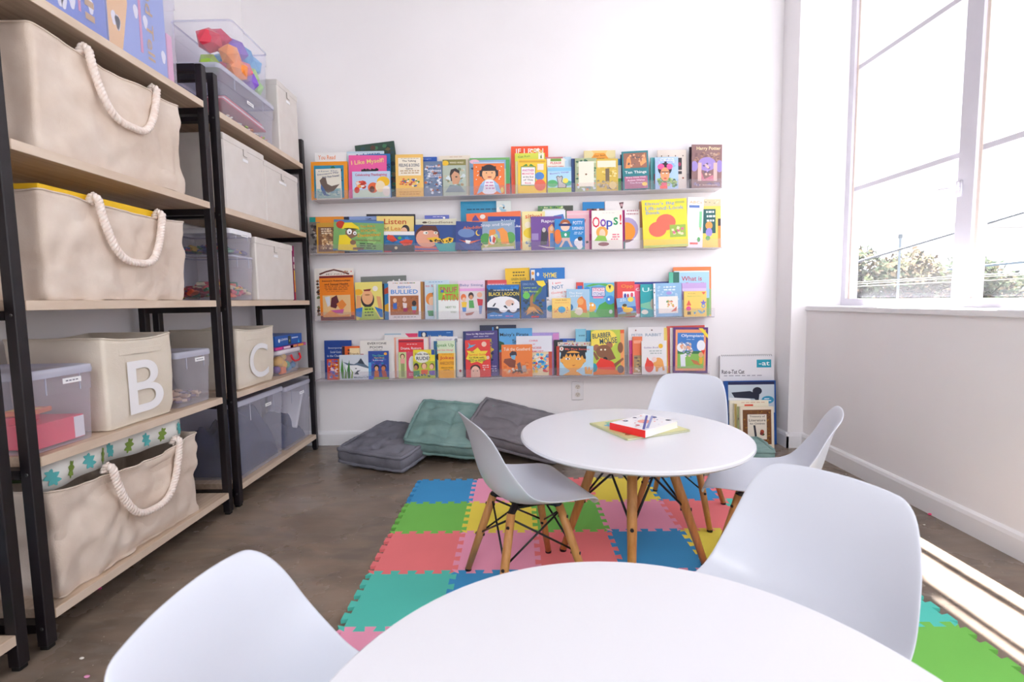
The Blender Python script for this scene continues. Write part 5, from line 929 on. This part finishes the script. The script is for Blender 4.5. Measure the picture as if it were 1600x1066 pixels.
2|847|883|418|4|1678c8|0|blue card with yellow capitals rhyming title|T .34 .85 .62 .10 f8e04a RHYME;T .32 .71 .66 .06 f0f4fa Activity Center
2|814|854|438|0|2a5a94|0|blue night book with a green long necked lake creature on roots|S .02 .02 .98 .6 44 .16 2c4450,4a5a50,6a5a3c,3a6a70,20384a;P 5a8a3c .4 .5 .56 .64 .72 .8 .86 .84 .8 .7 .6 .56 .52 .4;P b07a4a .36 .56 .5 .66 .46 .4 .7 .3 .9 .12 .6 .24 .5 .12 .4 .24 .12 .12 .36 .34;P d8a060 .3 .3 .5 .3 .76 .1 .5 .2 .2 .08;E .22 .6 .14 .09 6acc5a;P f8dc3a .6 .98 .9 .99 .98 .88 .84 .82 .68 .88;T .3 .9 .44 .06 8aa8d0 DINO FUN;T .36 .8 .5 .06 b8dc6a Larry and;T .4 .71 .6 .06 b8dc6a Lake Monster;R .4 .02 .7 .06 e03a3a
2|857|901|436|3|f4f0f2|1|white book saying not in slanting pink and blue letters|I .32 .9 .3 .06 ee8a8a I am;I .36 .79 .4 .09 3a80b0 NOT;I .42 .65 .6 .07 ee9088 Going to;I .44 .52 .62 .07 ee9088 Get Up Today;R 0 0 .03 1 3a3a44
2|853|893|464|2|f0eef2|0|low white book with a turquoise shape behind the small yellow one|T .3 .86 .5 .08 4a5060 R. Des;E .2 .45 .15 .16 2aa0cc
2|863|892|466|0|f6d070|0|small square yellow book with a turquoise oval|S .05 .2 .95 .6 26 .08 e87a3a,f8e4a0,d85a4a,f0a848;E .52 .42 .2 .16 4aaad8;T .5 .9 .6 .07 a8762a Hello Baby;L .1 .76 .9 1 .06 e8a04a
2|885|921|452|1|a8cce4|-1|pale blue storybook with an orange bear and a blue bird|R 0 0 1 .24 a8c85a;S .1 .1 .9 .5 16 .12 e8d8a8,c8dc7a,f4ecd8;P e8803a .5 .2 .5 .66 .66 .76 .84 .6 .9 .16;E .6 .56 .14 .12 f0a860;E .55 .22 .16 .14 e8ddc8;E .15 .36 .14 .12 2a70a8;T .4 .86 .6 .07 f0f4fa The Bear;T .4 .76 .5 .06 f0f4fa and Bird
2|901|912|441|2|d8443a|0|thin red and blue book edge behind the orange bear|R .15 .5 .85 .9 2a6ac0;E .5 .6 .3 .06 f8c83a
2|913|960|442|2|66b8dc|0|green hills book with a framed title about sticks and stones|P 5ab050 0 .9 .3 .98 .7 .98 1 .9 .7 .9 .5 .95 .2 .9;P 4aa848 .3 0 .5 .36 .8 .5 1 .4 1 0;P 6cc058 0 0 0 .14 .3 .2 .5 0;E .22 .3 .17 .14 f4b04a;E .16 .36 .04 .04 fff;E .28 .36 .04 .04 fff;E .86 .5 .15 .13 3f90d8;E .82 .52 .035 .035 fff;E .1 .8 .1 .09 2a90d0;E .86 .84 .14 .12 f4e05a;P 2a2a2a .8 .92 .86 .8 .9 .92;R .25 .6 .7 .88 4a3a9a;R .27 .62 .68 .86 f0e8f4;T .475 .80 .36 .09 d8305a STICKS;T .475 .68 .36 .09 3a70b0 STONES;R .3 .55 .64 .6 f090b0;E .88 .16 .06 .06 d8e8e0
2|961|992|440|2|e5453f|0|red book with orange letters behind the duck|T .62 .86 .6 .12 f09a3a Opp;R .4 .48 1 .72 f6f0f4;E .52 .6 .06 .07 3a4ab0;E .66 .6 .05 .06 c8304a;E .86 .62 .07 .07 e0506a;R 0 0 .12 1 9a2a2a
2|966|995|466|0|7fb0d8|5|small tilted book with a yellow duck in blue water|E .75 .88 .16 .13 f6d84a;R 0 .0 1 .16 8a8a5a;P 3a6ab8 0 .2 .3 .3 .7 .3 1 .22 1 .5 0 .52;E .56 .34 .28 .13 f8cc3a;E .38 .5 .14 .14 f8cc3a;E .4 .6 .12 .08 4a4030;E .3 .46 .06 .04 e87a2a;P a8743a .4 .2 .5 .1 .7 .12 .7 .2;L .15 .9 .5 2 .08 e8f0f8
2|991|1046|440.5|4|3a4aa4|0|long blue book top above the teal book|R 0 .95 1 1 2a3a8c
2|992|1003|444|3|ec5a78|0|narrow rose pink book with a white capital|T .5 .84 .7 .1 f8e0e6 G;R .1 .0 .9 .1 f4f0f2
2|1001|1023|444|2|18a4aa|0|teal book with a large pale capital U and a pebble|T .38 .83 .5 .13 c8f0ec U;T .82 .82 .3 .06 c8f0ec gly;P 7ac0a0 0 .4 .6 .46 1 .5 1 .2 0 .3;E .3 .15 .24 .07 f0e8da;E .9 .4 .2 .16 b8b0a0
2|1022|1066|442.5|1|8fbade|1|speckled blue spiral book with a white picture square|S .1 .1 .98 .95 50 .1 a8cce8,7fb0d8,b8d4ec;R 0 0 .07 1 f2f0f0;S 0 0 .07 1 12 .05 5a5a5a,fff;R .17 .1 .86 .6 f4ece4;S .4 .2 .8 .52 14 .1 e88a6a,6a9a6a,d8c070,f0c0b0;P d8705c .6 .14 .82 .3 .8 .16;L .35 .86 .8 2 .08 e8f4fc;E .55 .7 .1 .05 a898d8
2|1046|1062|425|2|1f6a5a|0|dark green book edge behind the friendship book|R 0 .6 .4 1 5ac0a0
2|1053|1112|417|4|f4803c|0|tall orange rimmed book behind the friendship book|R .93 0 1 .55 9ac07a;R 0 0 1 .03 f0cc4a
2|1054|1109|423|3|a8d2ec|0|sky blue book asking what a friend is|T .5 .83 .58 .1 b83a4a What is;T .52 .69 .66 .11 b83a4a a Friend?;R .9 0 1 .4 8ab85a;R 0 .97 1 1 dff0f8
2|1066|1104|442|2|c3a4da|0|lavender banded book above the star and triangle book|R 0 .76 1 .84 d8c4ea;T .4 .72 .6 .07 f0e8f6 Many Friends;R 0 0 .2 .5 f4f0f2
2|1069|1104|455|0|f6cf63|0|yellow book of shapes with a star, a triangle and a ring|P e8604a .1 .44 .32 .44 .21 .66;P 7a6ac8 .82 .58 .86 .68 .9 .58 1 .58 .92 .5 .95 .4 .86 .46 .77 .4 .8 .5 .72 .58;E .2 .32 .11 .09 e84a8a;E .86 .42 .09 .08 5a9ad8;E .86 .42 .05 .045 f6cf63;R .14 .08 .3 .2 5a4a3a;S .35 .06 .95 .3 18 .1 7ac0d0,b8e08a,5a9ad0,e8dca0;L .12 .9 .5 1 .04 b8964a;P e8604a .78 .96 .96 .96 .87 .86;T .45 .8 .62 .05 9ab85a Shapes and Colors
3|507|549|532|3|1c4596|0|navy textbook with a pale serif title at the shelving end|T .48 .8 .66 .06 c8d4ec Incorporating;T .42 .7 .4 .06 c8d4ec Social Goals;T .45 .6 .7 .06 c8d4ec in the Classroom;L .2 .5 .8 1 .03 7a94c8
3|535|562|541|2|ee6a24|0|orange novel edge behind the shark book|R 0 0 .16 1 3a2430;L .3 .86 .6 2 .1 5a2a1a
3|547|562|544|1|f6dfae|0|cream book corner over the orange novel|T .5 .82 .9 .07 8a5a34 Friends
3|512|531|561|1|d84a34|0|small narrow book covered in red and orange blossoms|S 0 0 1 1 60 .26 e86a2a,f4a02a,c02a2a,f4d8d8,8a6ab0,5a6ac0;R .9 0 1 1 d8901c
3|531|577|554.5|0|dbe2ea|0|pale watercolour book with a grey shark and green weeds|P 64788c .12 .72 .3 .66 .5 .62 .62 .7 .74 .86 .86 .62 1 .5 1 .4 .6 .5 .3 .56;P 3a4656 .62 .66 .72 .86 .86 .62;P f2f4f6 .2 .58 .6 .58 1 .44 1 .2 .5 .12 .3 .3;P 3a4656 .5 .22 .6 .36 .72 .38 .62 .3 .66 .2;P 4a8a3a .08 .05 .04 .4 .1 .86 .14 .4 .14 .05;P 6a9a3c .16 .05 .2 .3 .14 .6 .24 .3 .24 .05;P 3a7a3a .28 .05 .26 .4 .34 .8 .36 .3 .36 .05;P 8ab04a .38 .05 .42 .3 .36 .46 .46 .3 .44 .05;E .56 .45 .03 .02 334;T .74 .09 .5 .07 5a6a7a Mother's Pl
3|563|616|532|2|f1ede6|0|off-white book with plain dark capitals above the blue night children|T .5 .92 .56 .055 4a4440 EVERYONE;T .48 .82 .38 .055 4a4440 POOPS;L .35 .74 .7 1 .03 a8a098;R .0 .6 .1 .65 b83a4a
3|576|607.5|548.5|0|2c4ea6|0|blue night book with two small cartoon children|S .05 .3 .95 .8 40 .14 3a6ac8,5a4aa8,2a8ac0,6a5ab8;R 0 .08 .14 .6 58a8e0;R .25 0 1 .07 a8b83a;R 0 0 .25 .12 3a6ae0;E .4 .42 .13 .1 1c1820;E .4 .38 .09 .08 e8b088;P d8702a .3 .3 .5 .3 .52 .08 .28 .08;E .76 .42 .13 .1 3a2a4a;E .74 .38 .1 .08 c87a50;P b84a34 .64 .3 .86 .3 .92 .08 .7 .08;T .5 .84 .6 .07 5ac8b0 The Ghost;T .55 .76 .5 .05 f0c84a Next Door;T .5 .67 .5 .06 f0f0f8 Looney;E .86 .9 .08 .05 f0b04a
3|601|653|521|4|f1efee|0|white book crossed by a pink ribbon at the back|P e8386e .5 1 .66 1 1 .86 1 1;P e8386e .62 1 1 1 1 .9 .74 .9;R 0 .97 .5 1 a8c8dc
3|616|670|527|3|f4dccc|0|peach rimmed white book behind the red drama book|R .03 .02 .97 .97 f4efec;R 0 0 .06 1 f0b49c
3|623|662|530|2|e8323c|0|red book about drama and rumors with white title|R 0 .92 1 .97 a01c3c;R 0 .46 1 .54 b02a7c;L .3 .86 .8 1 .04 f8c8c8;T .5 .76 .82 .075 faeef0 Drama, Rumors;T .52 .65 .6 .055 faeef0 & Secrets
3|623|648|550|1|e04a72|0|pink and green book with a standing girl in a pink sweater|R 0 0 .5 1 cfdc9a;E .26 .84 .15 .1 6a4a2a;E .26 .82 .1 .08 f4c8a4;R .13 .56 .4 .74 f0a8a0;R .16 .06 .38 .56 98a468;E .86 .55 .22 .3 f0ecee;L .6 .16 .9 2 .06 f8ccd8
3|646|680|546.5|0|c2cc38|0|yellow green book about rudeness with three worried children|R 0 .6 1 1 f2e03a;E .42 .74 .34 .2 f4f2e8;R .84 .82 1 1 2a50a0;E .14 .42 .12 .12 2c2226;E .12 .38 .08 .08 c88a60;E .5 .44 .14 .11 8a6a3a;E .5 .42 .1 .1 f4c09a;E .86 .42 .11 .11 7a4a2a;E .84 .4 .09 .09 f4c09a;P 4a9a5a 0 .26 .28 .28 .3 .08 0 .08;P e8602a .36 .3 .68 .3 .64 .14 .36 .14;P 7a5ab0 .72 .26 1 .28 1 .1 .74 .12;S .05 .02 .95 .2 14 .1 2a6ac0,3a7a3a,d8dcd0,2a4a90;T .44 .85 .7 .09 3a3440 Dude, that's;T .46 .7 .62 .12 2c3a50 RUDE!
3|654|708|517|4|0f63b4|0|blue rounded board book with a cream title top|R .08 .84 .24 .97 1a2a50;E .16 .92 .05 .05 f4f0e4;T .56 .86 .54 .09 f2eed0 Happy Mama;L .78 .95 .95 1 .03 8ac0f0
3|671|716|526|3|eeecf0|0|white book with faint capitals and a grey seal|T .52 .92 .56 .05 b0a8c0 FRIENDSHIP;E .93 .9 .06 .05 9aa0b0;R 0 0 .05 1 c8a8c8
3|678|713|532.5|2|dceccc|0|pale green book about speaking up with three dark heads|R 0 0 .16 1 2a6a98;R .96 0 1 1 3a7ab0;T .5 .87 .8 .11 5aa050 Speak Up;T .5 .74 .72 .06 e87a8a and Get Along!;E .22 .56 .12 .09 241c20;E .5 .6 .09 .06 8a8ab8;E .78 .58 .1 .07 2c2430
3|685.5|712|552|0|f9b51e|0|small orange yellow joke book with red title|R .92 0 1 1 f0dca0;L .2 .95 .8 1 .04 c8841a;T .5 .8 .82 .16 d8382a Jokes;T .5 .6 .82 .12 a85a1c ANECDOTES;T .5 .42 .7 .05 6a3a10 About Kids;L .3 .32 .65 1 .05 6a3a10;L .1 .18 .8 1 .03 e09a14
3|715|723|529|2|ece8e6|0|narrow cream book edge with one red dot|E .5 .16 .25 .035 b03a4a
3|750|807|508|4|20264a|0|very dark navy book rising highest on the lowest ledge|E .48 .95 .03 .025 f0ecdc;E .3 .85 .1 .04 c83a4a;R .34 .8 .38 .96 3a8ad0
3|780|832|513|3|5aa8e0|0|sky blue pirate picture book with hand drawn black title|P 1f5a3c 0 .74 .14 .7 .2 .58 0 .54;P 1f4a4a .34 .54 .5 .6 .7 .56 .6 .52;R 0 0 1 .5 d85a40;R 0 .5 1 .54 48b8d8;T .46 .86 .86 .09 1c2c3c Maisy's Pirate;T .6 .72 .42 .08 1c2c3c Treasure
3|725|779|517.5|2|4c3f86|1|purple picture book about a next number|R 0 0 .08 1 2a3a70;R .2 .4 .82 .82 c8b04a;S .2 .1 .9 .8 60 .1 5a4a9a,3a3a70,e8c84a,7a5a8a,2a2a5a,6a7a5a;E .5 .72 .2 .07 e8743a;T .5 .93 .8 .045 f4f0fa Now for My Next Number!;L .3 .87 .75 1 .03 d0c8e8;L .62 .2 .94 3 .05 b0a8d0
3|728|767|531.5|0|e63a36|1|red survival guide with a yellow jagged burst and half a face|P 58b8dc .12 .94 .22 .86 .44 .88 .3 .82 .06 .76 .16 .84;E .76 .88 .1 .07 f4c8b4;P f8dc3c .02 .5 .12 .64 .06 .72 .3 .7 .5 .8 .62 .7 .9 .7 .8 .6 .92 .48 .72 .44 .66 .36 .46 .42 .22 .38 .16 .46;E .38 .24 .2 .1 4a2c2a;E .38 .14 .18 .16 f0c0aa;R .2 0 .56 .14 f0c0aa;E .3 .17 .02 .015 332;E .46 .17 .02 .015 332;L .62 .3 .92 2 .05 f8d0cc;E .9 .52 .06 .05 f0c0b0;E .74 .2 .04 .03 f4b8b0;T .28 .68 .14 .04 4a3a20 The;T .48 .61 .66 .06 e87a2a Survival Guide;T .45 .53 .6 .045 5a4a20 for Kids with;T .46 .455 .66 .07 2f7a48 ADD or ADHD
3|784|832|538.5|0|f08238|0|orange picture book with a seated boy and goats|S 0 0 1 .5 24 .14 f09a50,e07430,f4ac6a;P 3a3040 .26 .72 .34 .8 .48 .78 .5 .66 .28 .62;P 7ab0d0 .3 .66 .46 .68 .44 .54 .34 .52;P 8a4a3a .1 .56 .3 .58 .46 .5 .44 .28 .26 .3 .06 .46;S .18 .06 .84 .3 26 .09 6a4a3a,c8b0a0,3a2c28,e8dccc;P b8a8a0 .66 .34 .78 .36 .82 .16 .68 .14;P 6a6470 .5 .4 .6 .46 .66 .2 .54 .2;T .5 .86 .86 .1 f8e4cc Tuk the Goatherd
3|808|874|520|4|b9a2dc|0|lavender book behind the comic of acrobats|R .85 .0 1 .98 d890cc;L .5 .96 .9 1 .02 7a94d8
3|807|863|525|2|e3e6ee|0|pale book with red words above a jumble of blue and red acrobats|R 0 0 .9 .6 e8d8b0;S .3 .04 .96 .6 90 .12 2a80c8,d83a34,f0c84a,e8e4e0,8a9ac0,58b8e0,f2a88a;R .9 0 1 .6 c84a3a;T .48 .88 .24 .04 e0607a CHRIS;T .5 .79 .06 .03 e0607a or;T .5 .7 .4 .05 d84a5a PRINCESS;T .54 .61 .44 .05 e0607a MARMOSET
3|866|880|531|3|26282c|0|thin black book edge before the fringe haired child|S 0 0 1 .6 12 .5 3a4a44,1a1a1e
3|875|922|529|4|1b58b8|0|blue book top with yellow title above the fringe haired child|T .55 .93 .6 .06 f0dc6a How to Love
3|872|924|534.5|2|dcd0c4|0|striped crowd book strip above the fringe haired child|S 0 .86 1 1 34 .05 5a4a5a,c8a03a,8a8ac8,d85a5a,e8e4e0;L .06 .9 .45 1 .03 8a9ac8
3|870|876|541|1|d8402a|0|thin red spine at the side of the fringe haired child's book|R .2 .1 .8 .9 e85a3a
3|874|927|541|0|b4d8ea|-1|book with a large golden child's face and black fringe|R 0 .78 .8 1 24222c;E .4 .6 .38 .36 24222c;R .04 .62 .76 .8 24222c;E .4 .5 .32 .34 f0ac4c;E .08 .5 .06 .07 f0ac4c;E .72 .5 .06 .07 f0ac4c;R .3 0 .5 .2 f0ac4c;P f0ac4c .1 0 .28 .12 .54 .12 .68 0;P 24222c .08 .76 .14 .6 .2 .74 .26 .62 .32 .74 .38 .62 .44 .74 .5 .62 .56 .74 .62 .6 .7 .76;E .24 .56 .07 .035 f6ece4;E .56 .56 .07 .035 f6ece4;E .25 .56 .025 .03 4a2a2a;E .55 .56 .025 .03 4a2a2a;P b0502c .36 .34 .42 .32 .48 .37 .42 .35;P f0ac4c .76 .05 .74 .28 .8 .3 .82 .16 .88 .32 .92 .16 .98 .24 .96 .04;E .06 .9 .06 .07 f4ece0;T .06 .9 .03 .07 c83a2a 1;T .52 .88 .72 .085 ee6a58 My Five Senses
3|900|916|514|3|86c8e0|0|light blue book corner with faint letters near the brown mouse|L .3 .84 .9 1 .06 4a7a9a
3|917|930|516|3|3a9ad0|0|blue picture book edge beside the brown mouse|R .4 .7 1 .8 1a4a50
3|924|976|515.5|1|bcd04a|0|lime and yellow book with a big brown mouse in a red shirt|R .88 0 1 1 f0a060;R .88 .92 1 1 e8602a;E .34 .8 .44 .24 f8e05a;E .16 .6 .1 .08 a86a4a;E .55 .66 .1 .08 a86a4a;E .38 .52 .24 .15 8a5a3c;P 8a5a3c .3 .52 .6 .58 .74 .36 .5 .3;E .42 .34 .07 .06 1c1418;E .3 .56 .03 .02 f4ecd0;E .42 .56 .03 .02 f4ecd0;P e8382a .1 .2 .28 .38 .62 .3 .74 .22 .72 .08 .14 .08;P 8a5a3c .04 .5 .1 .52 .24 .36 .16 .32;P 8a5a3c .68 .24 .95 .38 .98 .34 .72 .16;P e87a2a .1 .14 .8 .1 .9 0 0 0;E .08 .16 .1 .1 2a9ab0;E .88 .12 .1 .09 6a5a5a;E .88 .6 .08 .12 8a5a3c;I .32 .88 .56 .11 24485a BLABBER;I .52 .76 .52 .13 24485a MOUSE
3|982|1042|511|3|ebe9ea|0|white storybook with blue grey serif capitals|E .2 .93 .02 .016 a06a6a;E .62 .93 .02 .016 6a5050;T .24 .83 .3 .05 9ab0c4 PETER;T .66 .83 .42 .06 8aa0b4 RABBIT
3|984|990|532|2|e04a9c|0|thin magenta book edge beside the orange doorway book|R .2 .2 .8 .6 c03a88
3|989|1004|526|1|ee7a4c|0|narrow orange book with a small doorway picture|R .1 .04 .9 .5 a8906a;S .1 .04 .9 .5 14 .3 6a5a50,e8e0d0,c8a86a;R .1 .82 .9 .9 f2a080;R 0 0 1 .04 d8d0c8
3|1003|1042|532.5|0|eceaea|0|white book with an orange lion and a red crouching figure|E .3 .24 .18 .18 e84a3e;P e84a3e .14 .3 .22 .52 .36 .36;E .66 .34 .2 .16 f2aa5c;P f2aa5c .54 .3 .56 .08 .64 .08 .68 .26 .8 .26 .84 .1 .92 .12 .86 .34;E .5 .44 .1 .08 f4d8d0;E .76 .84 .09 .07 f6c42c;T .38 .8 .6 .05 9a8ab0 Golden Book;L .3 .68 .8 2 .07 b0bcb8
3|1038|1050|512|3|f0d46a|0|thin yellow book edge before the red stack|R .4 0 1 1 e8c04a
3|1044|1103|509.5|3|dc4a3e|1|large red book behind the purple bordered one at the window end|R 0 .0 .08 1 e86a5a
3|1048|1058|512|2|f4f0ee|0|thin white paged edge between the red and purple books|R .5 0 1 1 c03a4a
3|1052|1106|512|1|5c2c78|-1|purple bordered book with sporty figures on a green field|R .06 .05 .94 .95 f2a070;R .12 .1 .88 .88 3a7cc8;R .12 .1 .88 .42 8ac05a;R .12 .42 .88 .48 3a7a4a;E .24 .56 .14 .1 f2f4fa;E .8 .6 .12 .12 f2f4fa;S .16 .3 .6 .7 40 .09 f4f0f2,e8a888,d8c0b0,8a9ac0;P e8ecf4 .2 .4 .34 .42 .36 .14 .22 .14;P c87a4a .5 .3 .7 .26 .8 .16 .6 .2;E .8 .4 .07 .06 e8b080;P e8402a .8 .5 .92 .5 .88 .4;P e8b83a .74 .34 .86 .34 .84 .2 .76 .2;P f4dc3a .72 .98 .84 .98 1 .84 1 .76;R .3 .02 .66 .05 3a1c4c;T .55 .81 .66 .08 f0f6fc Olympians;L .36 .73 .66 1 .02 c8e0f4
'''
for ln in BOOKS.strip().splitlines():
    s, x0, x1, yt, ly, c, tl, lb, sp = ln.split('|', 8)
    place(int(s), float(x0), float(x1), float(yt), int(ly), c, float(tl), lb, sp)

# ------------------------------------------------------------------ books on the far table

D = math.radians
t = book('picture_book', 'thin colourful picture book lying flat on the far table under the thicker one', 'book', .268, .24, 'c8cc9a', 'R .02 .02 .98 .98 d8d49a;S .02 .4 .5 .98 26 .14 6ab0c8,e8a8b0,f0e070,8ac0a0;S .02 .02 .6 .4 22 .14 c88a4a,8a9a5a,e8b84a,a8603a;S .7 .1 .98 .5 12 .12 e0506a,e8e06a,c8cc8a', .006, 'books lying on the far table')
t.location = (.366, 1.612, .4755+.006); t.rotation_euler = (-PI/2, 0, D(23))
t = book('picture_book', 'thick white spotted board book with a red spine on top of the thin picture book', 'book', .20, .150, 'f6f4f6', 'E .3 .85 .05 .06 2c3a6a;E .62 .9 .04 .05 4a4a6a;E .9 .6 .06 .07 2c3a8a;E .9 .2 .05 .06 4a4a5a;E .2 .4 .04 .05 c83a4a;E .5 .5 .13 .16 f4a898;S .05 .05 .95 .95 22 .05 e87a6a,5a6a9a,f0b0a0,d8d8e8;P 4a4aa0 .02 .1 .9 .84 .93 .8 .05 .06;P 9aa0d0 .12 .1 .95 .72 .95 .66 .16 .06', .024, 'books lying on the far table')
t.location = (.428, 1.622, .4822+.024); t.rotation_euler = (-PI/2, 0, D(40))
MB().box((-.0022, -.0004, -.0004), (-.0001, .0244, .1504), mat('f02a2a', .4)).build('spine', t)
# ------------------------------------------------------------------ big books standing by the pillar
def lean_book(label, x0, x1, yb, ang, h, c, spec, th, name='picture_book', cat='book', rz=0):
    t = book(name, label, cat, x1-x0, h, c, spec, th, 'large books standing on the floor by the pillar'); t.location = (x0, yb, .001); t.rotation_euler = (-D(ang), 0, D(rz)); return t
pad = lean_book('tall white spiral-topped rhyme pad leaning in the corner by the pillar', 1.325, 1.675, 3.148, 4.5, .57, 'eceaee', 'R .68 .86 .95 .95 1fa0b8;T .82 .905 .2 .045 f4fbfc -at;T .24 .815 .42 .045 2a2436 Rat-a-Tat Cat;L .04 .765 .8 1 .022 a8a4b0', .012, 'rhyme_chart_pad', 'chart pad')
m = MB()
for k in range(26):
    x = .015+k*.0128; m.tube([(x, .0+.007*math.cos(a)+.006, .568+.007*math.sin(a)) for a in [i*PI/4 for i in range(9)]], .0012, mat('6a666c', .4, .5), 5)
m.build('wire_spiral', pad)
big = lean_book('big blue spiral-bound penguin book standing before the white pad', 1.330, 1.662, 3.100, 5, .412, '16509e', 'R .08 .5 .97 .95 c8d4de;R .08 .94 .97 .985 1c2450;P 1c2238 .14 .82 .5 .84 .68 .78 .66 .66 .58 .72 .2 .74;P f2f4f6 .1 .74 .5 .72 .56 .6 .3 .56 .1 .6;E .64 .84 .09 .06 1c2238;S .1 .5 .95 .62 16 .1 e0e6ea,b8c8d4,f2ece0;E .84 .7 .12 .06 3a9ac0;L .76 .71 .92 2 .03 eaf4fa;P 2a5aa8 .08 .5 .97 .5 .97 .1 .08 .1;P 3a70b4 .3 .3 .9 .4 .9 .34 .4 .26', .014)
m = MB()
for k in range(22):
    z = .02+k*.0175; m.tube([(-.002+.006*math.cos(a), .004+.006*math.sin(a), z) for a in [i*PI/4 for i in range(9)]], .0011, mat('3a3a52', .4, .4), 5)
m.build('wire_spiral', big)
lean_book('cream paperback furthest behind the brown bordered treasury', 1.352, 1.60, 3.072, 5, .292, 'f0e9d8', 'R 0 .93 1 1 f6eed8;L .3 .95 .9 1 .02 c87a5a', .012)
lean_book('ivory book stepped in front of the cream paperback by the pillar', 1.372, 1.59, 3.052, 5, .276, 'f4ecd6', 'R .3 .94 .55 .98 e0503a;R 0 0 .08 1 c8b06a', .012)
lean_book('pale green edged thin book right behind the treasury', 1.384, 1.58, 3.036, 5, .262, 'e2dcb8', 'R 0 0 .04 1 8a9a5a;E .03 .7 .015 .03 5a3a2a', .010)
lean_book('cream literature treasury with a wide brown ornamental border', 1.395, 1.604, 3.018, 5, .262, 'f3e6cf', 'R .07 .1 .92 .93 7a4a22;S .07 .1 .92 .93 120 .06 a8782c,5a2c1a,8a5a24,6a3018;R .21 .22 .78 .82 f0e6d6;T .5 .765 .46 .055 6a5a4a Treasury of;T .5 .68 .5 .055 6a5a4a Literature;T .5 .6 .44 .045 6a5a4a for Children;P 2c2a34 .38 .56 .44 .56 .46 .44 .48 .3 .42 .28 .4 .42;E .64 .4 .06 .055 a8482a;E .66 .34 .05 .03 4a5a2a;E .62 .36 .05 .04 7a2c2a', .016)
